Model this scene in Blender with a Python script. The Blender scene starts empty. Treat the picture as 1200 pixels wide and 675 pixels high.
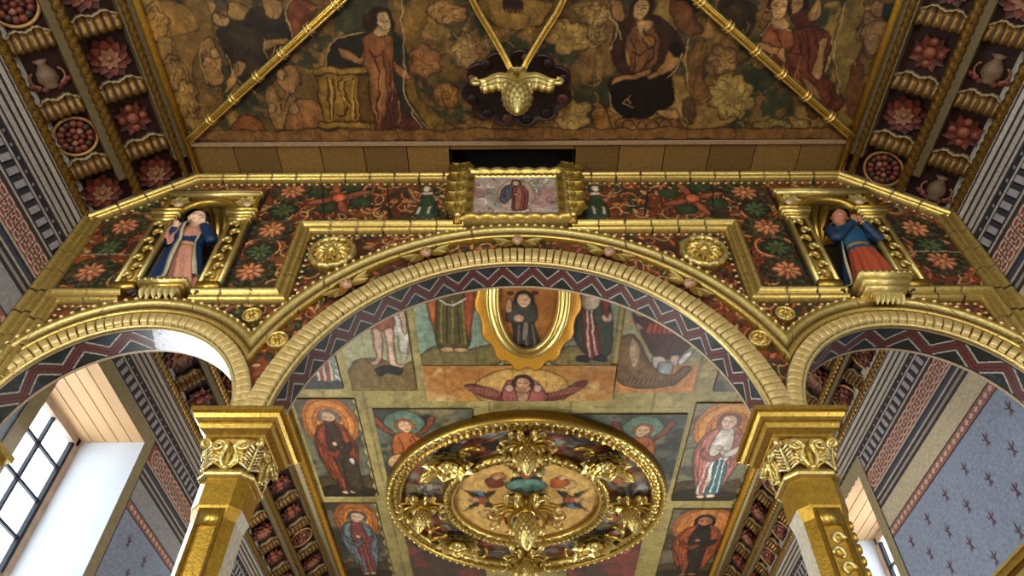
import bpy, math, random
import numpy as np
from mathutils import Vector, Matrix
random.seed(7); RNG=np.random.RandomState(11)
S=0.45                                   # design units -> metres, applied once at the end
sc=bpy.context.scene; COL=sc.collection
PI=math.pi
# ------------------------------------------------------------------ camera
F_PX,PITCH,YAW,ROLL=832.48,math.radians(47.971),math.radians(.69),math.radians(.348)
def _axes():
    f=np.array([-math.sin(YAW)*math.cos(PITCH),math.cos(YAW)*math.cos(PITCH),math.sin(PITCH)])
    r0=np.array([math.cos(YAW),math.sin(YAW),0.]);u0=np.cross(r0,f)
    return f,math.cos(ROLL)*r0+math.sin(ROLL)*u0,-math.sin(ROLL)*r0+math.cos(ROLL)*u0
AXF,AXR,AXU=_axes()
cam=bpy.data.cameras.new('camera'); cam.sensor_width=36; cam.lens=36*F_PX/1200
camo=bpy.data.objects.new('camera',cam); COL.objects.link(camo); sc.camera=camo
camo.matrix_world=Matrix(((AXR[0],AXU[0],-AXF[0],0),(AXR[1],AXU[1],-AXF[1],0),(AXR[2],AXU[2],-AXF[2],0),(0,0,0,1)))
cam.clip_start=.05; cam.clip_end=200
# ------------------------------------------------------------------ light
sc.view_settings.view_transform='Standard'; sc.view_settings.look='None'
sc.view_settings.gamma=1; sc.view_settings.exposure=0.55
w=bpy.data.worlds.new('daylight'); sc.world=w; w.use_nodes=True
w.node_tree.nodes['Background'].inputs[0].default_value=(.93,.96,1,1)
w.node_tree.nodes['Background'].inputs[1].default_value=.7
def area(name,loc,aim,sx,sy,power,col=(1,1,1)):
    l=bpy.data.lights.new(name,'AREA'); l.shape='RECTANGLE'; l.size=sx*S; l.size_y=sy*S; l.energy=power; l.color=col
    o=bpy.data.objects.new(name,l); COL.objects.link(o); o.location=loc
    o.rotation_euler=(Vector(aim)-Vector(loc)).to_track_quat('-Z','Y').to_euler(); return o
# area lights added for unseen nave windows; no openings are built for them
area('window_and_fill_light',(-10.0,3.2,6.5),(0,9,12),2.6,4.2,120,(1,.97,.92))
area('window_and_fill_light',(10.0,3.2,6.5),(0,9,12),2.6,4.2,40,(1,.97,.92))
area('window_and_fill_light',(-10.0,22.5,7.5),(2,24,14),2.8,4.2,260,(1,.97,.91))
area('window_and_fill_light',(10.0,27,7.5),(-2,24,14),2.8,4.2,240,(1,.97,.91))
area('window_and_fill_light',(-9.9,14.2,9.0),(0,13,6),3.4,4.4,105,(.93,.97,1))  # stands at the visible left window
area('window_and_fill_light',(0,-6,3.5),(0,10,11),6,4,190,(1,.94,.84))  # added fill from behind the camera
# ------------------------------------------------------------------ helpers
def lin(c):
    c=np.array(c,float)/255.; return np.where(c<=.04045,c/12.92,((c+.055)/1.055)**2.4)
def ray(p): return AXF*F_PX+AXR*(p[0]-600)+AXU*(337.5-p[1])
def on_z(p,z): d=ray(p); return d*(z/d[2])
def on_y(p,y=10.): d=ray(p); return d*(y/d[1])
def link(o,parent=None,name=None):
    COL.objects.link(o)
    if parent is not None: o.parent=parent
    return o
def tag(o,label=None,cat=None,group=None,kind=None):
    if label: o['label']=label
    if cat: o['category']=cat
    if group: o['group']=group
    if kind: o['kind']=kind
    return o
def thing(name,loc,label,cat,group=None,rot=(0,0,0)):
    o=bpy.data.objects.new(name,None); COL.objects.link(o); o.location=loc; o.rotation_euler=rot; o.empty_display_size=.1
    return tag(o,label,cat,group)
def mk(name,V,F,mat,parent=None,col=None,smooth=True,idx=None):
    m=bpy.data.meshes.new(name); m.from_pydata(np.asarray(V,float).reshape(-1,3).tolist(),[],[tuple(int(i) for i in f) for f in F]); 
    for q in (mat if isinstance(mat,(list,tuple)) else [mat]): m.materials.append(q)
    if idx is not None: m.polygons.foreach_set('material_index',np.asarray(idx,np.int32))
    if col is not None:
        a=m.color_attributes.new('Col','FLOAT_COLOR','POINT'); a.data.foreach_set('color',np.asarray(col,np.float32).ravel())
    if smooth: m.polygons.foreach_set('use_smooth',np.ones(len(m.polygons),bool))
    m.update(); return link(bpy.data.objects.new(name,m),parent)
def gridF(H,W,cu=False,cv=False,off=0):
    i=np.arange(H if cv else H-1);j=np.arange(W if cu else W-1)
    I,J=np.meshgrid(i,j,indexing='ij');I2=(I+1)%H;J2=(J+1)%W
    return (np.stack([I*W+J,I*W+J2,I2*W+J2,I2*W+J],-1).reshape(-1,4)+off)
class MB:
    'collects grids, boxes, tubes and balls into one mesh'
    def __init__(s): s.V=[];s.F=[];s.C=[];s.n=0;s.M=[]
    def add(s,V,F,c=None,mi=0):
        V=np.asarray(V,float).reshape(-1,3); s.V.append(V); F=[tuple(int(q)+s.n for q in f) for f in F]; s.F+=F; s.M+=[mi]*len(F)
        cc=np.empty((len(V),4)); cc[:]=GOLD if c is None else c; s.C.append(cc); s.n+=len(V)
    def grid(s,A,c=None,cu=False,cv=False,mi=0,flip=False):
        H,W=A.shape[:2]; F=gridF(H,W,cu,cv); s.add(A,F[:,::-1] if flip else F,None if c is None else np.asarray(c).reshape(-1,4) if np.ndim(c)>1 else c,mi)
    def box(s,lo,hi,c=None,mi=0,M=None):
        x0,y0,z0=lo;x1,y1,z1=hi
        V=np.array([(x0,y0,z0),(x1,y0,z0),(x1,y1,z0),(x0,y1,z0),(x0,y0,z1),(x1,y0,z1),(x1,y1,z1),(x0,y1,z1)],float)
        if M is not None: V=V@np.array(M)[:3,:3].T+np.array(M)[:3,3]
        s.add(V,[(0,3,2,1),(4,5,6,7),(0,1,5,4),(1,2,6,5),(2,3,7,6),(3,0,4,7)],c,mi)
    def tube(s,pts,r,n=8,c=None,cap=True,mi=0):
        P=np.asarray(pts,float);N=len(P);r=np.broadcast_to(np.asarray(r,float),(N,)) 
        T=np.gradient(P,axis=0);T/=np.linalg.norm(T,axis=1)[:,None]+1e-9
        a=np.array([0,0,1.]) if abs(T[0][2])<.9 else np.array([1.,0,0]); u=np.cross(T[0],a);u/=np.linalg.norm(u)
        th=np.arange(n)*2*PI/n; A=np.zeros((N,n,3))
        for i in range(N):
            u=u-T[i]*(u@T[i]);u/=np.linalg.norm(u)+1e-9;v=np.cross(T[i],u)
            A[i]=P[i]+r[i]*(np.cos(th)[:,None]*u+np.sin(th)[:,None]*v)
        base=s.n; s.grid(A,c,cu=True,mi=mi)
        if cap:
            s.F.append(tuple(base+q for q in range(n))[::-1]); s.F.append(tuple(base+(N-1)*n+q for q in range(n))); s.M+=[mi,mi]
    def ball(s,c0,r,n=8,m=6,c=None,R=None,mi=0):
        r=np.broadcast_to(np.asarray(r,float),(3,)); th=np.arange(n)*2*PI/n; ph=np.linspace(.02,PI-.02,m+1)
        A=np.stack([np.outer(np.sin(ph),np.cos(th)),np.outer(np.sin(ph),np.sin(th)),np.outer(np.cos(ph),np.ones(n))],-1)*r
        if R is not None: A=A@np.array(R).T
        s.grid(A+np.array(c0),c,cu=True,mi=mi,flip=True)
    def lathe(s,prof,c0=(0,0,0),n=24,c=None,fun=None,mi=0,axis='z'):
        P=np.array(prof,float);th=np.arange(n)*2*PI/n
        R=np.repeat(P[:,0][:,None],n,1)
        if fun is not None: R=fun(R,th[None,:]+0*R,P[:,1][:,None]+0*R)
        A=np.stack([R*np.cos(th),R*np.sin(th),np.repeat(P[:,1][:,None],n,1)],-1)
        if axis=='y': A=A[...,[0,2,1]]
        s.grid(A+np.array(c0),c,cu=True,mi=mi,flip=(axis=='y'))
    def prism(s,poly,y0,y1,c=None,mi=0,fn=None):
        'closed outline (x,z) pulled from y0 (front) to y1; convex-ish fan about its centre'
        p=np.array(poly,float);n=len(p);cx=p.mean(0)
        V=[(a,y0,b) for a,b in p]+[(a,y1,b) for a,b in p]+[(cx[0],y0,cx[1])]
        V=np.array(V)
        if fn is not None: V=fn(V)
        F=[(2*n,(i+1)%n,i) for i in range(n)]+[(i,(i+1)%n,n+(i+1)%n,n+i) for i in range(n)]
        s.add(V,F,c,mi)
    def build(s,name,mat,parent=None,smooth=True,xf=None):
        V=np.concatenate(s.V)
        if xf is not None: V=V@np.array(xf)[:3,:3].T+np.array(xf)[:3,3]
        return mk(name,V,s.F,mat,parent,np.concatenate(s.C),smooth,s.M if isinstance(mat,(list,tuple)) else None)
# ------------------------------------------------------------------ materials
def nodes(name):
    m=bpy.data.materials.new(name); m.use_nodes=True; nt=m.node_tree; b=nt.nodes['Principled BSDF']; return m,nt,b
def paint_mat():
    'colour from the painted canvas, alpha = gilded'
    m,nt,b=nodes('paint_and_gilding'); N=nt.nodes.new; L=nt.links.new
    a=N('ShaderNodeVertexColor'); a.layer_name='Col'
    tc=N('ShaderNodeTexCoord'); n1=N('ShaderNodeTexNoise'); n1.inputs['Scale'].default_value=30; n1.inputs['Detail'].default_value=8; n1.inputs['Roughness'].default_value=.7
    L(tc.outputs['Object'],n1.inputs['Vector'])
    r=N('ShaderNodeMapRange'); r.inputs[1].default_value=.3; r.inputs[2].default_value=.7; r.inputs[3].default_value=.66; r.inputs[4].default_value=1.28; L(n1.outputs[0],r.inputs[0])
    mx=N('ShaderNodeMix'); mx.data_type='RGBA'; mx.blend_type='MULTIPLY'; mx.inputs[0].default_value=1
    L(a.outputs['Color'],mx.inputs[6]); L(r.outputs[0],mx.inputs[7]); L(mx.outputs[2],b.inputs['Base Color'])
    q=N('ShaderNodeMath'); q.operation='MULTIPLY'; q.inputs[1].default_value=.85; L(a.outputs['Alpha'],q.inputs[0]); L(q.outputs[0],b.inputs['Metallic'])
    rr=N('ShaderNodeMapRange'); rr.inputs[3].default_value=.5; rr.inputs[4].default_value=.32; L(a.outputs['Alpha'],rr.inputs[0]); L(rr.outputs[0],b.inputs['Roughness'])
    n2=N('ShaderNodeTexNoise'); n2.inputs['Scale'].default_value=60; n2.inputs['Detail'].default_value=4; L(tc.outputs['Object'],n2.inputs['Vector'])
    bp=N('ShaderNodeBump'); bp.inputs['Strength'].default_value=.25; bp.inputs['Distance'].default_value=.01; L(n2.outputs[0],bp.inputs['Height']); L(bp.outputs[0],b.inputs['Normal'])
    b.inputs['Specular IOR Level'].default_value=.35
    return m
def plain(name,c,rough=.7,metal=0,var=.25,scale=6,bump=.2,stretch=(1,1,1),emit=None):
    m,nt,b=nodes(name); N=nt.nodes.new; L=nt.links.new; c=lin(c)
    tc=N('ShaderNodeTexCoord'); mp=N('ShaderNodeMapping'); mp.inputs['Scale'].default_value=stretch; n=N('ShaderNodeTexNoise'); n.inputs['Scale'].default_value=scale; n.inputs['Detail'].default_value=7
    L(tc.outputs['Object'],mp.inputs[0]); L(mp.outputs[0],n.inputs['Vector'])
    cr=N('ShaderNodeValToRGB'); e=cr.color_ramp.elements; e[0].position=.3; e[1].position=.7
    e[0].color=(*(c*(1-var)),1); e[1].color=(*np.minimum(c*(1+var),1),1); L(n.outputs[0],cr.inputs[0]); L(cr.outputs[0],b.inputs['Base Color'])
    b.inputs['Roughness'].default_value=rough; b.inputs['Metallic'].default_value=metal; b.inputs['Specular IOR Level'].default_value=.3
    bp=N('ShaderNodeBump'); bp.inputs['Strength'].default_value=bump; bp.inputs['Distance'].default_value=.01; L(n.outputs[0],bp.inputs['Height']); L(bp.outputs[0],b.inputs['Normal'])
    if emit: b.inputs['Emission Color'].default_value=(*lin(emit[0]),1); b.inputs['Emission Strength'].default_value=emit[1]
    return m
def C4(c,g=0.): return np.array([*lin(c),g])
GOLD=C4((184,152,68),1.); DGOLD=C4((128,98,38),1.); PGOLD=C4((208,188,116),.9); JOINT=C4((48,28,10),.2)
PAINT=paint_mat()
M_PLASTER=plain('pale_plaster',(214,205,182),.85,var=.12,scale=2)
M_WHITE=plain('white_plaster',(206,212,216),.85,var=.05,scale=2)
M_BLACK=plain('black_iron',(34,36,40),.5,.3)
M_FLOOR=plain('terracotta_floor',(168,120,84),.6,var=.2,scale=1.5)
M_WOOD=plain('pale_planks',(214,172,122),.7,var=.22,scale=3,stretch=(1,.15,1))
M_DARKWOOD=plain('brown_plank',(112,84,46),.7,var=.3,scale=3,stretch=(.3,1,1))
M_PANE=plain('bright_daylit_glass',(220,235,250),.2,emit=((225,238,255),4.0))
M_HOLE=plain('dark_void',(10,7,5),.95)
# ------------------------------------------------------------------ painting engine
def vnoise(X,Y,sc_,seed=0,octv=4):
    r=np.random.RandomState(seed); T=r.rand(64,64); out=np.zeros_like(X);amp=1.;tot=0
    for k in range(octv):
        x=X*sc_*2**k+k*13.7;y=Y*sc_*2**k+k*7.3
        i=np.floor(x).astype(int);j=np.floor(y).astype(int);fx=x-i;fy=y-j;fx=fx*fx*(3-2*fx);fy=fy*fy*(3-2*fy)
        a=T[i%64,j%64];b=T[(i+1)%64,j%64];c=T[i%64,(j+1)%64];d=T[(i+1)%64,(j+1)%64]
        out+=amp*((a*(1-fx)+b*fx)*(1-fy)+(c*(1-fx)+d*fx)*fy);tot+=amp;amp*=.55
    return out/tot
def spline(p,k=5,closed=True):
    p=np.asarray(p,float);n=len(p);o=[]
    rng=range(n) if closed else range(n-1)
    for i in rng:
        if closed:a,b,c,d=p[i-1],p[i],p[(i+1)%n],p[(i+2)%n]
        else:a,b,c,d=p[max(i-1,0)],p[i],p[i+1],p[min(i+2,n-1)]
        for t in np.arange(k)/k: o.append(.5*((2*b)+(c-a)*t+(2*a-5*b+4*c-d)*t*t+(3*b-a-3*c+d)*t**3))
    if not closed:o.append(p[-1])
    return np.array(o)
class Cv:
    def __init__(s,x0,x1,y0,y1,res,base,warp=.04,seed=1,mp=None):
        s.b=(x0,x1,y0,y1);s.W=max(8,int((x1-x0)*res)+1);s.H=max(8,int((y1-y0)*res)+1);s.res=res
        s.X,s.Y=np.meshgrid(np.linspace(x0,x1,s.W),np.linspace(y0,y1,s.H))
        s.XW=s.X+warp*(vnoise(s.X,s.Y,3.5,seed)-.5)*2; s.YW=s.Y+warp*(vnoise(s.X,s.Y,3.5,seed+5)-.5)*2
        s.I=np.empty((s.H,s.W,3));s.I[:]=lin(base);s.G=np.zeros((s.H,s.W));s.Z=np.zeros((s.H,s.W));s.mp=mp
    def pts(s,p):
        p=np.asarray(p,float); return p if s.mp is None else np.array([s.mp(q) for q in p])
    def win(s,lo,hi):
        x0,x1,y0,y1=s.b
        a=int(np.clip((lo[0]-x0)/(x1-x0)*(s.W-1)-2,0,s.W-1));b=int(np.clip((hi[0]-x0)/(x1-x0)*(s.W-1)+3,0,s.W))
        c=int(np.clip((lo[1]-y0)/(y1-y0)*(s.H-1)-2,0,s.H-1));d=int(np.clip((hi[1]-y0)/(y1-y0)*(s.H-1)+3,0,s.H))
        return (slice(c,d),slice(a,b)) if b>a and d>c else None
    def sdf(s,P,w,closed=True):
        X=s.XW[w];Y=s.YW[w];D=np.full(X.shape,1e9);ins=np.zeros(X.shape,bool);n=len(P)
        for i in range(n if closed else n-1):
            a=P[i];b=P[(i+1)%n];e=b-a;L=e@e+1e-12
            t=np.clip(((X-a[0])*e[0]+(Y-a[1])*e[1])/L,0,1);D=np.minimum(D,(X-a[0]-t*e[0])**2+(Y-a[1]-t*e[1])**2)
            if closed and a[1]!=b[1]:
                ins^=((a[1]>Y)!=(b[1]>Y))&(X<(b[0]-a[0])*(Y-a[1])/(b[1]-a[1])+a[0])
        D=np.sqrt(D); return np.where(ins,-D,D) if closed else D
    def poly(s,p,col,soft=.02,ol=.03,olc=(30,18,12),shade=.35,k=.15,sm=True,raw=False,gold=0,alpha=1,h=0):
        P=np.asarray(p,float) if raw else s.pts(p)
        if sm: P=spline(P)
        m=ol+soft+.06;w=s.win(P.min(0)-m,P.max(0)+m)
        if w is None:return
        D=s.sdf(P,w);c=lin(col);I=s.I[w]
        a=np.clip(.5-D/(soft*2),0,1)*alpha
        f=c*(1-shade*np.exp(np.minimum(D,0)/k))[...,None]
        f=f*(.55+.9*vnoise(s.X[w]*1.9,s.Y[w]*.8,4.5,3,5))[...,None]
        I[:]=I*(1-a[...,None])+f*a[...,None];s.G[w]=s.G[w]*(1-a)+gold*a
        if ol>0:
            q=(np.clip(1.-np.abs(D)/ol,0,1)**.7*.85*alpha)[...,None];I[:]=I*(1-q)+lin(olc)*q
        if h: s.Z[w]=np.maximum(s.Z[w],h*np.clip(-D/(k),0,1)**.5)
    def line(s,p,wd,col,sm=True,raw=False,alpha=1,gold=0,h=0):
        P=np.asarray(p,float) if raw else s.pts(p)
        if sm and len(P)>2:P=spline(P,5,False)
        w=s.win(P.min(0)-wd*2,P.max(0)+wd*2)
        if w is None:return
        D=s.sdf(P,w,False);a=np.clip((wd-D)/(wd*.6),0,1)*alpha;s.I[w]=s.I[w]*(1-a[...,None])+lin(col)*a[...,None];s.G[w]=s.G[w]*(1-a)+gold*a
        if h:s.Z[w]=np.maximum(s.Z[w],h*a)
    def ell(s,c,rx,ry,col,rot=0,raw=False,n=14,px=True,**k):
        t=np.arange(n)*2*PI/n;x=rx*np.cos(t);y=ry*np.sin(t);q=np.stack([c[0]+x*math.cos(rot)-y*math.sin(rot),c[1]+x*math.sin(rot)+y*math.cos(rot)],-1)
        s.poly(q,col,raw=raw,**k)
    def cloud(s,c,rx,ry,col,n=7,seed=0,raw=False,olc=(44,26,12),**k):
        r=np.random.RandomState(seed);q=[]
        for i in range(n*4):
            t=i/(n*4)*2*PI;R=1+.16*abs(math.sin(t*n/2))*2-.16+r.uniform(-.05,.05);q.append((c[0]+rx*R*math.cos(t),c[1]+ry*R*math.sin(t)))
        s.poly(q,col,raw=raw,sm=False,olc=olc,shade=.5,**k)
        for i in range(n):
            t=(i+.5)/n*2*PI; hl=tuple(min(255,int(k_*1.22)) for k_ in col)
            s.ell((c[0]+rx*.62*math.cos(t),c[1]+ry*.62*math.sin(t)),rx*.3,ry*.28,hl,raw=raw,ol=0,soft=.07,shade=0,alpha=.75)
        for i in range(n):
            t=(i+.5)/n*2*PI+r.uniform(-.2,.2)
            a=[(c[0]+rx*R*math.cos(t+dt),c[1]+ry*R*math.sin(t+dt)) for R,dt in ((.9,-.1),(.6,.15),(.35,-.1),(.5,-.45))]
            s.line(a,.018,olc,raw=raw,alpha=.7)
    def blot(s,col,sc_,thr,seed,amt=.8,w=.1):
        n=vnoise(s.X,s.Y,sc_,seed);a=(np.clip((n-thr)/w,0,1)*amt)[...,None];s.I[:]=s.I*(1-a)+lin(col)*a
    def finish(s,grain=.35,seed=9,sx=1.,sy=1.):
        n=vnoise(s.X*sx,s.Y*sy,6,seed,5);s.I*=(1-grain+2*grain*n)[...,None]
        return np.concatenate([np.clip(s.I,0,1),s.G[...,None]],-1)
    def face(s,c,r,skin=(214,170,120),hair=(50,28,16),beard=None,tilt=0,halo=None,raw=True,f=1):
        'f=+1 when the crown of the head lies towards smaller y'
        def R(dx,dy):
            dy*=f; return (c[0]+r*(dx*math.cos(tilt)-dy*math.sin(tilt)),c[1]+r*(dx*math.sin(tilt)+dy*math.cos(tilt)))
        if halo is not None: s.ell(c,r*2.3,r*2.3,halo,raw=True,ol=.02,olc=(120,80,30),shade=.2)
        s.poly([R(-1.05,.7),R(-1.15,-.3),R(-.7,-1.35),R(.2,-1.5),R(.95,-1.05),R(1.2,-.1),R(1.1,.8),R(.6,.3),R(-.5,.3)],hair,raw=True,ol=.015)
        s.poly([R(-.75,-.3),R(-.5,-.95),R(.3,-1.),R(.75,-.4),R(.7,.4),R(.25,1.1),R(-.25,1.1),R(-.68,.4)],skin,raw=True,ol=.02,shade=.3,k=r*.5)
        if beard: s.poly([R(-.7,.35),R(-.2,.55),R(.3,.55),R(.75,.3),R(.5,1.2),R(0,1.7),R(-.5,1.2)],beard,raw=True,ol=.01)
        if r*s.res>4:
            for sx in(-.33,.33): s.line([R(sx-.16,-.12),R(sx+.16,-.12)],r*.08,(30,16,10),raw=True); s.line([R(sx-.2,-.33),R(sx+.2,-.36)],r*.05,(60,34,20),raw=True)
            s.line([R(.02,-.1),R(.08,.3)],r*.06,(140,90,60),raw=True); s.line([R(-.18,.6),R(.2,.6)],r*.09,(150,60,50),raw=True)
    def folds(s,p0,p1,q0,q1,n,col,wd=.02,raw=True,seed=0):
        r=np.random.RandomState(seed);p0,p1,q0,q1=map(np.array,(p0,p1,q0,q1))
        for i in range(n):
            t=(i+.5)/n;a=p0*(1-t)+p1*t;b=q0*(1-t)+q1*t;m=(a+b)/2+(b-a)[::-1]*np.array([1,-1])*r.uniform(-.06,.06)
            s.line([a,m,b],wd,col,raw=raw,alpha=.75)
def board(name,cv,colr,z,thick,parent=None,mat=None,nrm=-1):
    'horizontal painted board facing down'
    A=np.stack([cv.X,cv.Y,np.full_like(cv.X,z)-cv.Z],-1);H,W=cv.H,cv.W
    b=MB();b.grid(A,colr.reshape(-1,4),flip=True);x0,x1,y0,y1=cv.b;cc=colr.reshape(-1,4).mean(0)*.6
    for q in (((x0,y0),(x1,y0)),((x1,y0),(x1,y1)),((x1,y1),(x0,y1)),((x0,y1),(x0,y0))):
        (a,c),(d,e)=q;b.add([(a,c,z),(d,e,z),(d,e,z+thick),(a,c,z+thick)],[(0,1,2,3)],cc)
    b.add([(x0,y0,z+thick),(x1,y0,z+thick),(x1,y1,z+thick),(x0,y1,z+thick)],[(0,1,2,3)],cc)
    return b.build(name,PAINT if mat is None else mat,parent,smooth=False)
# ================================================================== SETTING
ZC=15.33; YW=10.0; ZSP=7.6
def quads_wall(side,win,zlist,name,label):
    b=MB(); x=10.2*side; ya,yb=-3.0,36.0
    def q(y0,y1,z0,z1,c,dx=0.):
        wy0,wy1,wz0,wz1=win
        parts=[(y0,y1,z0,z1)]
        if dx==0. and y0<wy1 and y1>wy0 and z0<wz1 and z1>wz0:
            parts=[(y0,min(y1,wy0),z0,z1),(max(y0,wy1),y1,z0,z1),(max(y0,wy0),min(y1,wy1),z0,min(z1,wz0)),(max(y0,wy0),min(y1,wy1),max(z0,wz1),z1)]
        for a,c_,d,e in parts:
            if c_-a>1e-6 and e-d>1e-6:
                X=x-side*dx; V=[(X,a,d),(X,c_,d),(X,c_,e),(X,a,e)]; b.add(V,[(0,1,2,3)] if side<0 else [(3,2,1,0)],C4(c))
    z=14.2; g=(176,170,158);dk=(58,56,60);bl=(66,72,92)
    for z1,c in [(13.62,g),(13.54,dk),(13.42,g),(13.36,dk),(13.22,(190,184,170)),(13.14,dk),(13.02,g),(12.94,dk),(12.80,g),(12.74,dk),(12.66,g),(12.60,dk),(12.46,(44,46,54)),(12.40,g),(12.0,(52,54,64)),(11.94,g),(11.84,dk),(11.30,(142,84,74)),(11.24,g),(11.16,dk),(11.06,bl),(11.0,g),(10.9,dk),(10.82,(150,146,140)),(10.72,dk),(10.14,(188,178,150) if side>0 else (150,152,158)),(10.10,dk),(9.88,(150,104,96)),(9.84,dk),(-3.4,(136,150,172))]:
        q(ya,yb,z1,z,c); z=z1
    y=-1.
    while y<34:
        q(y,y+.07,12.50,12.56,(140,140,146),.004)
        if y>3.5:
            X=x-side*.006; V=[(X,y,12.05),(X,y+.16,12.05),(X,y+.26,12.36),(X,y+.1,12.36)]; b.add(V,[(0,1,2,3)] if side<0 else [(3,2,1,0)],C4((158,158,162)))
            V=[(X,y+.16,12.05),(X,y+.2,12.05),(X,y+.3,12.36),(X,y+.26,12.36)]; b.add(V,[(0,1,2,3)] if side<0 else [(3,2,1,0)],C4((20,20,26)))
        y+=.32 if y>3.5 else .32
    y=4.
    wy0,wy1,wz0,wz1=win
    while y<34:                                        # guilloche rings
        if not(wy0-.6<y<wy1+.6 and wz1>11.2):
            n=18;th=np.arange(n)*2*PI/n
            for R,cc in((.25,(206,184,166)),(.12,(196,170,150))):
                A=np.stack([np.stack([np.full(n,x-side*.008),y+r*1.05*np.cos(th),11.57+r*np.sin(th)],-1) for r in(R,R-.045)])
                b.grid(A,C4(cc),cu=True)
        y+=.3
    y=5.
    while y<34:                                        # thin band of small lozenges
        if not(wy0-.5<y<wy1+.5):
            V=[(x-side*.008,y-.1,9.99),(x-side*.008,y,9.92),(x-side*.008,y+.1,9.99),(x-side*.008,y,10.06)]; b.add(V,[(0,1,2,3)],C4((206,176,160)))
        y+=.24
    for k,zz in enumerate(np.arange(9.35,2,-.62)):     # small red sprigs stencilled on the blue
        for yy in np.arange(5.2+(k%2)*.55,33,1.1):
            if wy0-.7<yy<wy1+.7 and zz<wz1+.4: continue
            X=x-side*.008
            for P in ([(0,-.2),(.04,0),(0,.2),(-.04,0)],[(-.02,-.02),(-.13,.1),(-.1,.0)],[(.02,-.02),(.13,.1),(.1,.0)],[(-.02,-.12),(-.09,-.2),(-.05,-.08)],[(.02,-.12),(.09,-.2),(.05,-.08)]):
                b.add([(X,yy+p,zz+q_) for p,q_ in P],[tuple(range(len(P)))],C4((98,72,84)))
    # tan painted band round the window
    t=.42;c=(146,136,104)
    for a in ((wy0-t,wy0,wz0-t,wz1+t),(wy1,wy1+t,wz0-t,wz1+t),(wy0,wy1,wz1,wz1+t),(wy0,wy1,wz0-t,wz0)): q(*a,c,.012)
    for a in ((wy1+t,wy1+t+.04,wz0-t,wz1+t),(wy0-t-.04,wy0-t,wz0-t,wz1+t)): q(*a,(50,46,44),.013)
    o=b.build(name,PAINT,None,False); tag(o,label,'wall',kind='structure')
    # reveals, masonry behind
    m=MB();xo=x+side*1.8
    m.box((min(x,xo)+.001,wy1,wz0),(max(x,xo)-.001,wy1+.02,wz1),mi=0)
    m.box((min(x,xo)+.001,wy0-.02,wz0),(max(x,xo)-.001,wy0,wz1),mi=0)
    m.box((min(x,xo)+.001,wy0,wz0-.02),(max(x,xo)-.001,wy1,wz0),mi=0)
    r=m.build('reveal',M_WHITE,o,False)
    p=MB();n=5
    for i in range(n):
        a=x+side*(.004+i*1.79/n); p.box((min(a,a+side*(1.79/n-.03)),wy0,wz1),(max(a,a+side*(1.79/n-.03)),wy1,wz1+.06))
    p.box((min(x,xo),wy0,wz1+.06),(max(x,xo),wy1,wz1+.1),mi=1)
    p.build('soffit_planks',[M_WOOD,M_BLACK],o,False)
    return o
LW=(12.0,16.05,6.6,11.55); RW=(18.5,22.4,6.8,12.1)
wl=quads_wall(-1,LW,None,'wall_left','painted left nave wall with striped cornice bands over blue plaster')
wr=quads_wall(1,RW,None,'wall_right','painted right nave wall with striped cornice bands over sprigged blue plaster')
def window(name,side,win,label,cols=3,rows=5):
    x=(10.2+1.8)*side; y0,y1,z0,z1=win
    fr=MB()
    def bar(a,b_,t=.07): 
        lo=np.minimum(a,b_)-t/2;hi=np.maximum(a,b_)+t/2; fr.box(lo,hi)
    X=x+side*.02
    for yy in (y0+.1,y1-.1): bar((X,yy,z0),(X,yy,z1),.22)
    for zz in (z0+.1,z1-.1): bar((X,y0+.2,zz),(X,y1-.2,zz),.22)
    o=fr.build(name,plain('window_wood',(176,150,128),.6,var=.2),None,False); tag(o,label,'window',kind='structure')
    g=MB()
    for i in range(1,cols): yy=y0+(y1-y0)*i/cols; g.box((X-.05,yy-.04,z0),(X+.05,yy+.04,z1))
    for i in range(1,rows): zz=z0+(z1-z0)*i/rows; g.box((X-.04,y0,zz-.035),(X+.04,y1,zz+.035))
    for yy in (y0+.26,y1-.26): g.box((X-.07,yy-.05,z0+.2),(X+.07,yy+.05,z1-.2))
    g.build('glazing_bars',M_BLACK,o,False)
    p=MB(); p.box((X+side*.06-.01,y0+.1,z0+.1),(X+side*.06+.01,y1-.1,z1-.1)); p.build('pane',M_PANE,o,False)
window('window_1',-1,LW,'bright barred window deep in the left wall seen through the left arch')
window('window_2',1,RW,'narrow slice of barred window in the right wall behind the right column')
fl=MB(); fl.box((-10.4,-8,-3.6),(10.4,36,-3.4)); tag(fl.build('floor',M_FLOOR,None,False),'terracotta church floor below the view','floor',kind='structure')
eb=MB(); eb.box((-12.2,36,-3.4),(12.2,36.3,17)); tag(eb.build('wall_far',M_PLASTER,None,False),'plain far end wall of the nave','wall',kind='structure')
# ------------------------------------------------------------------ near painted ceiling (traced from the photograph onto its plane)
NZ=15.30
def nmap(p): X=on_z(p,NZ); return (X[0],X[1])
c=Cv(-8.1,8.1,2.2,8.93,56,(104,78,38),.085,3,nmap)
c.blot((44,56,36),.9,.47,4,.85,.07); c.blot((158,122,60),1.3,.56,5,.75,.06); c.blot((34,44,34),2.2,.58,8,.8,.05); c.blot((140,100,50),3.2,.58,12,.5,.05)
G=lambda s:s
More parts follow.
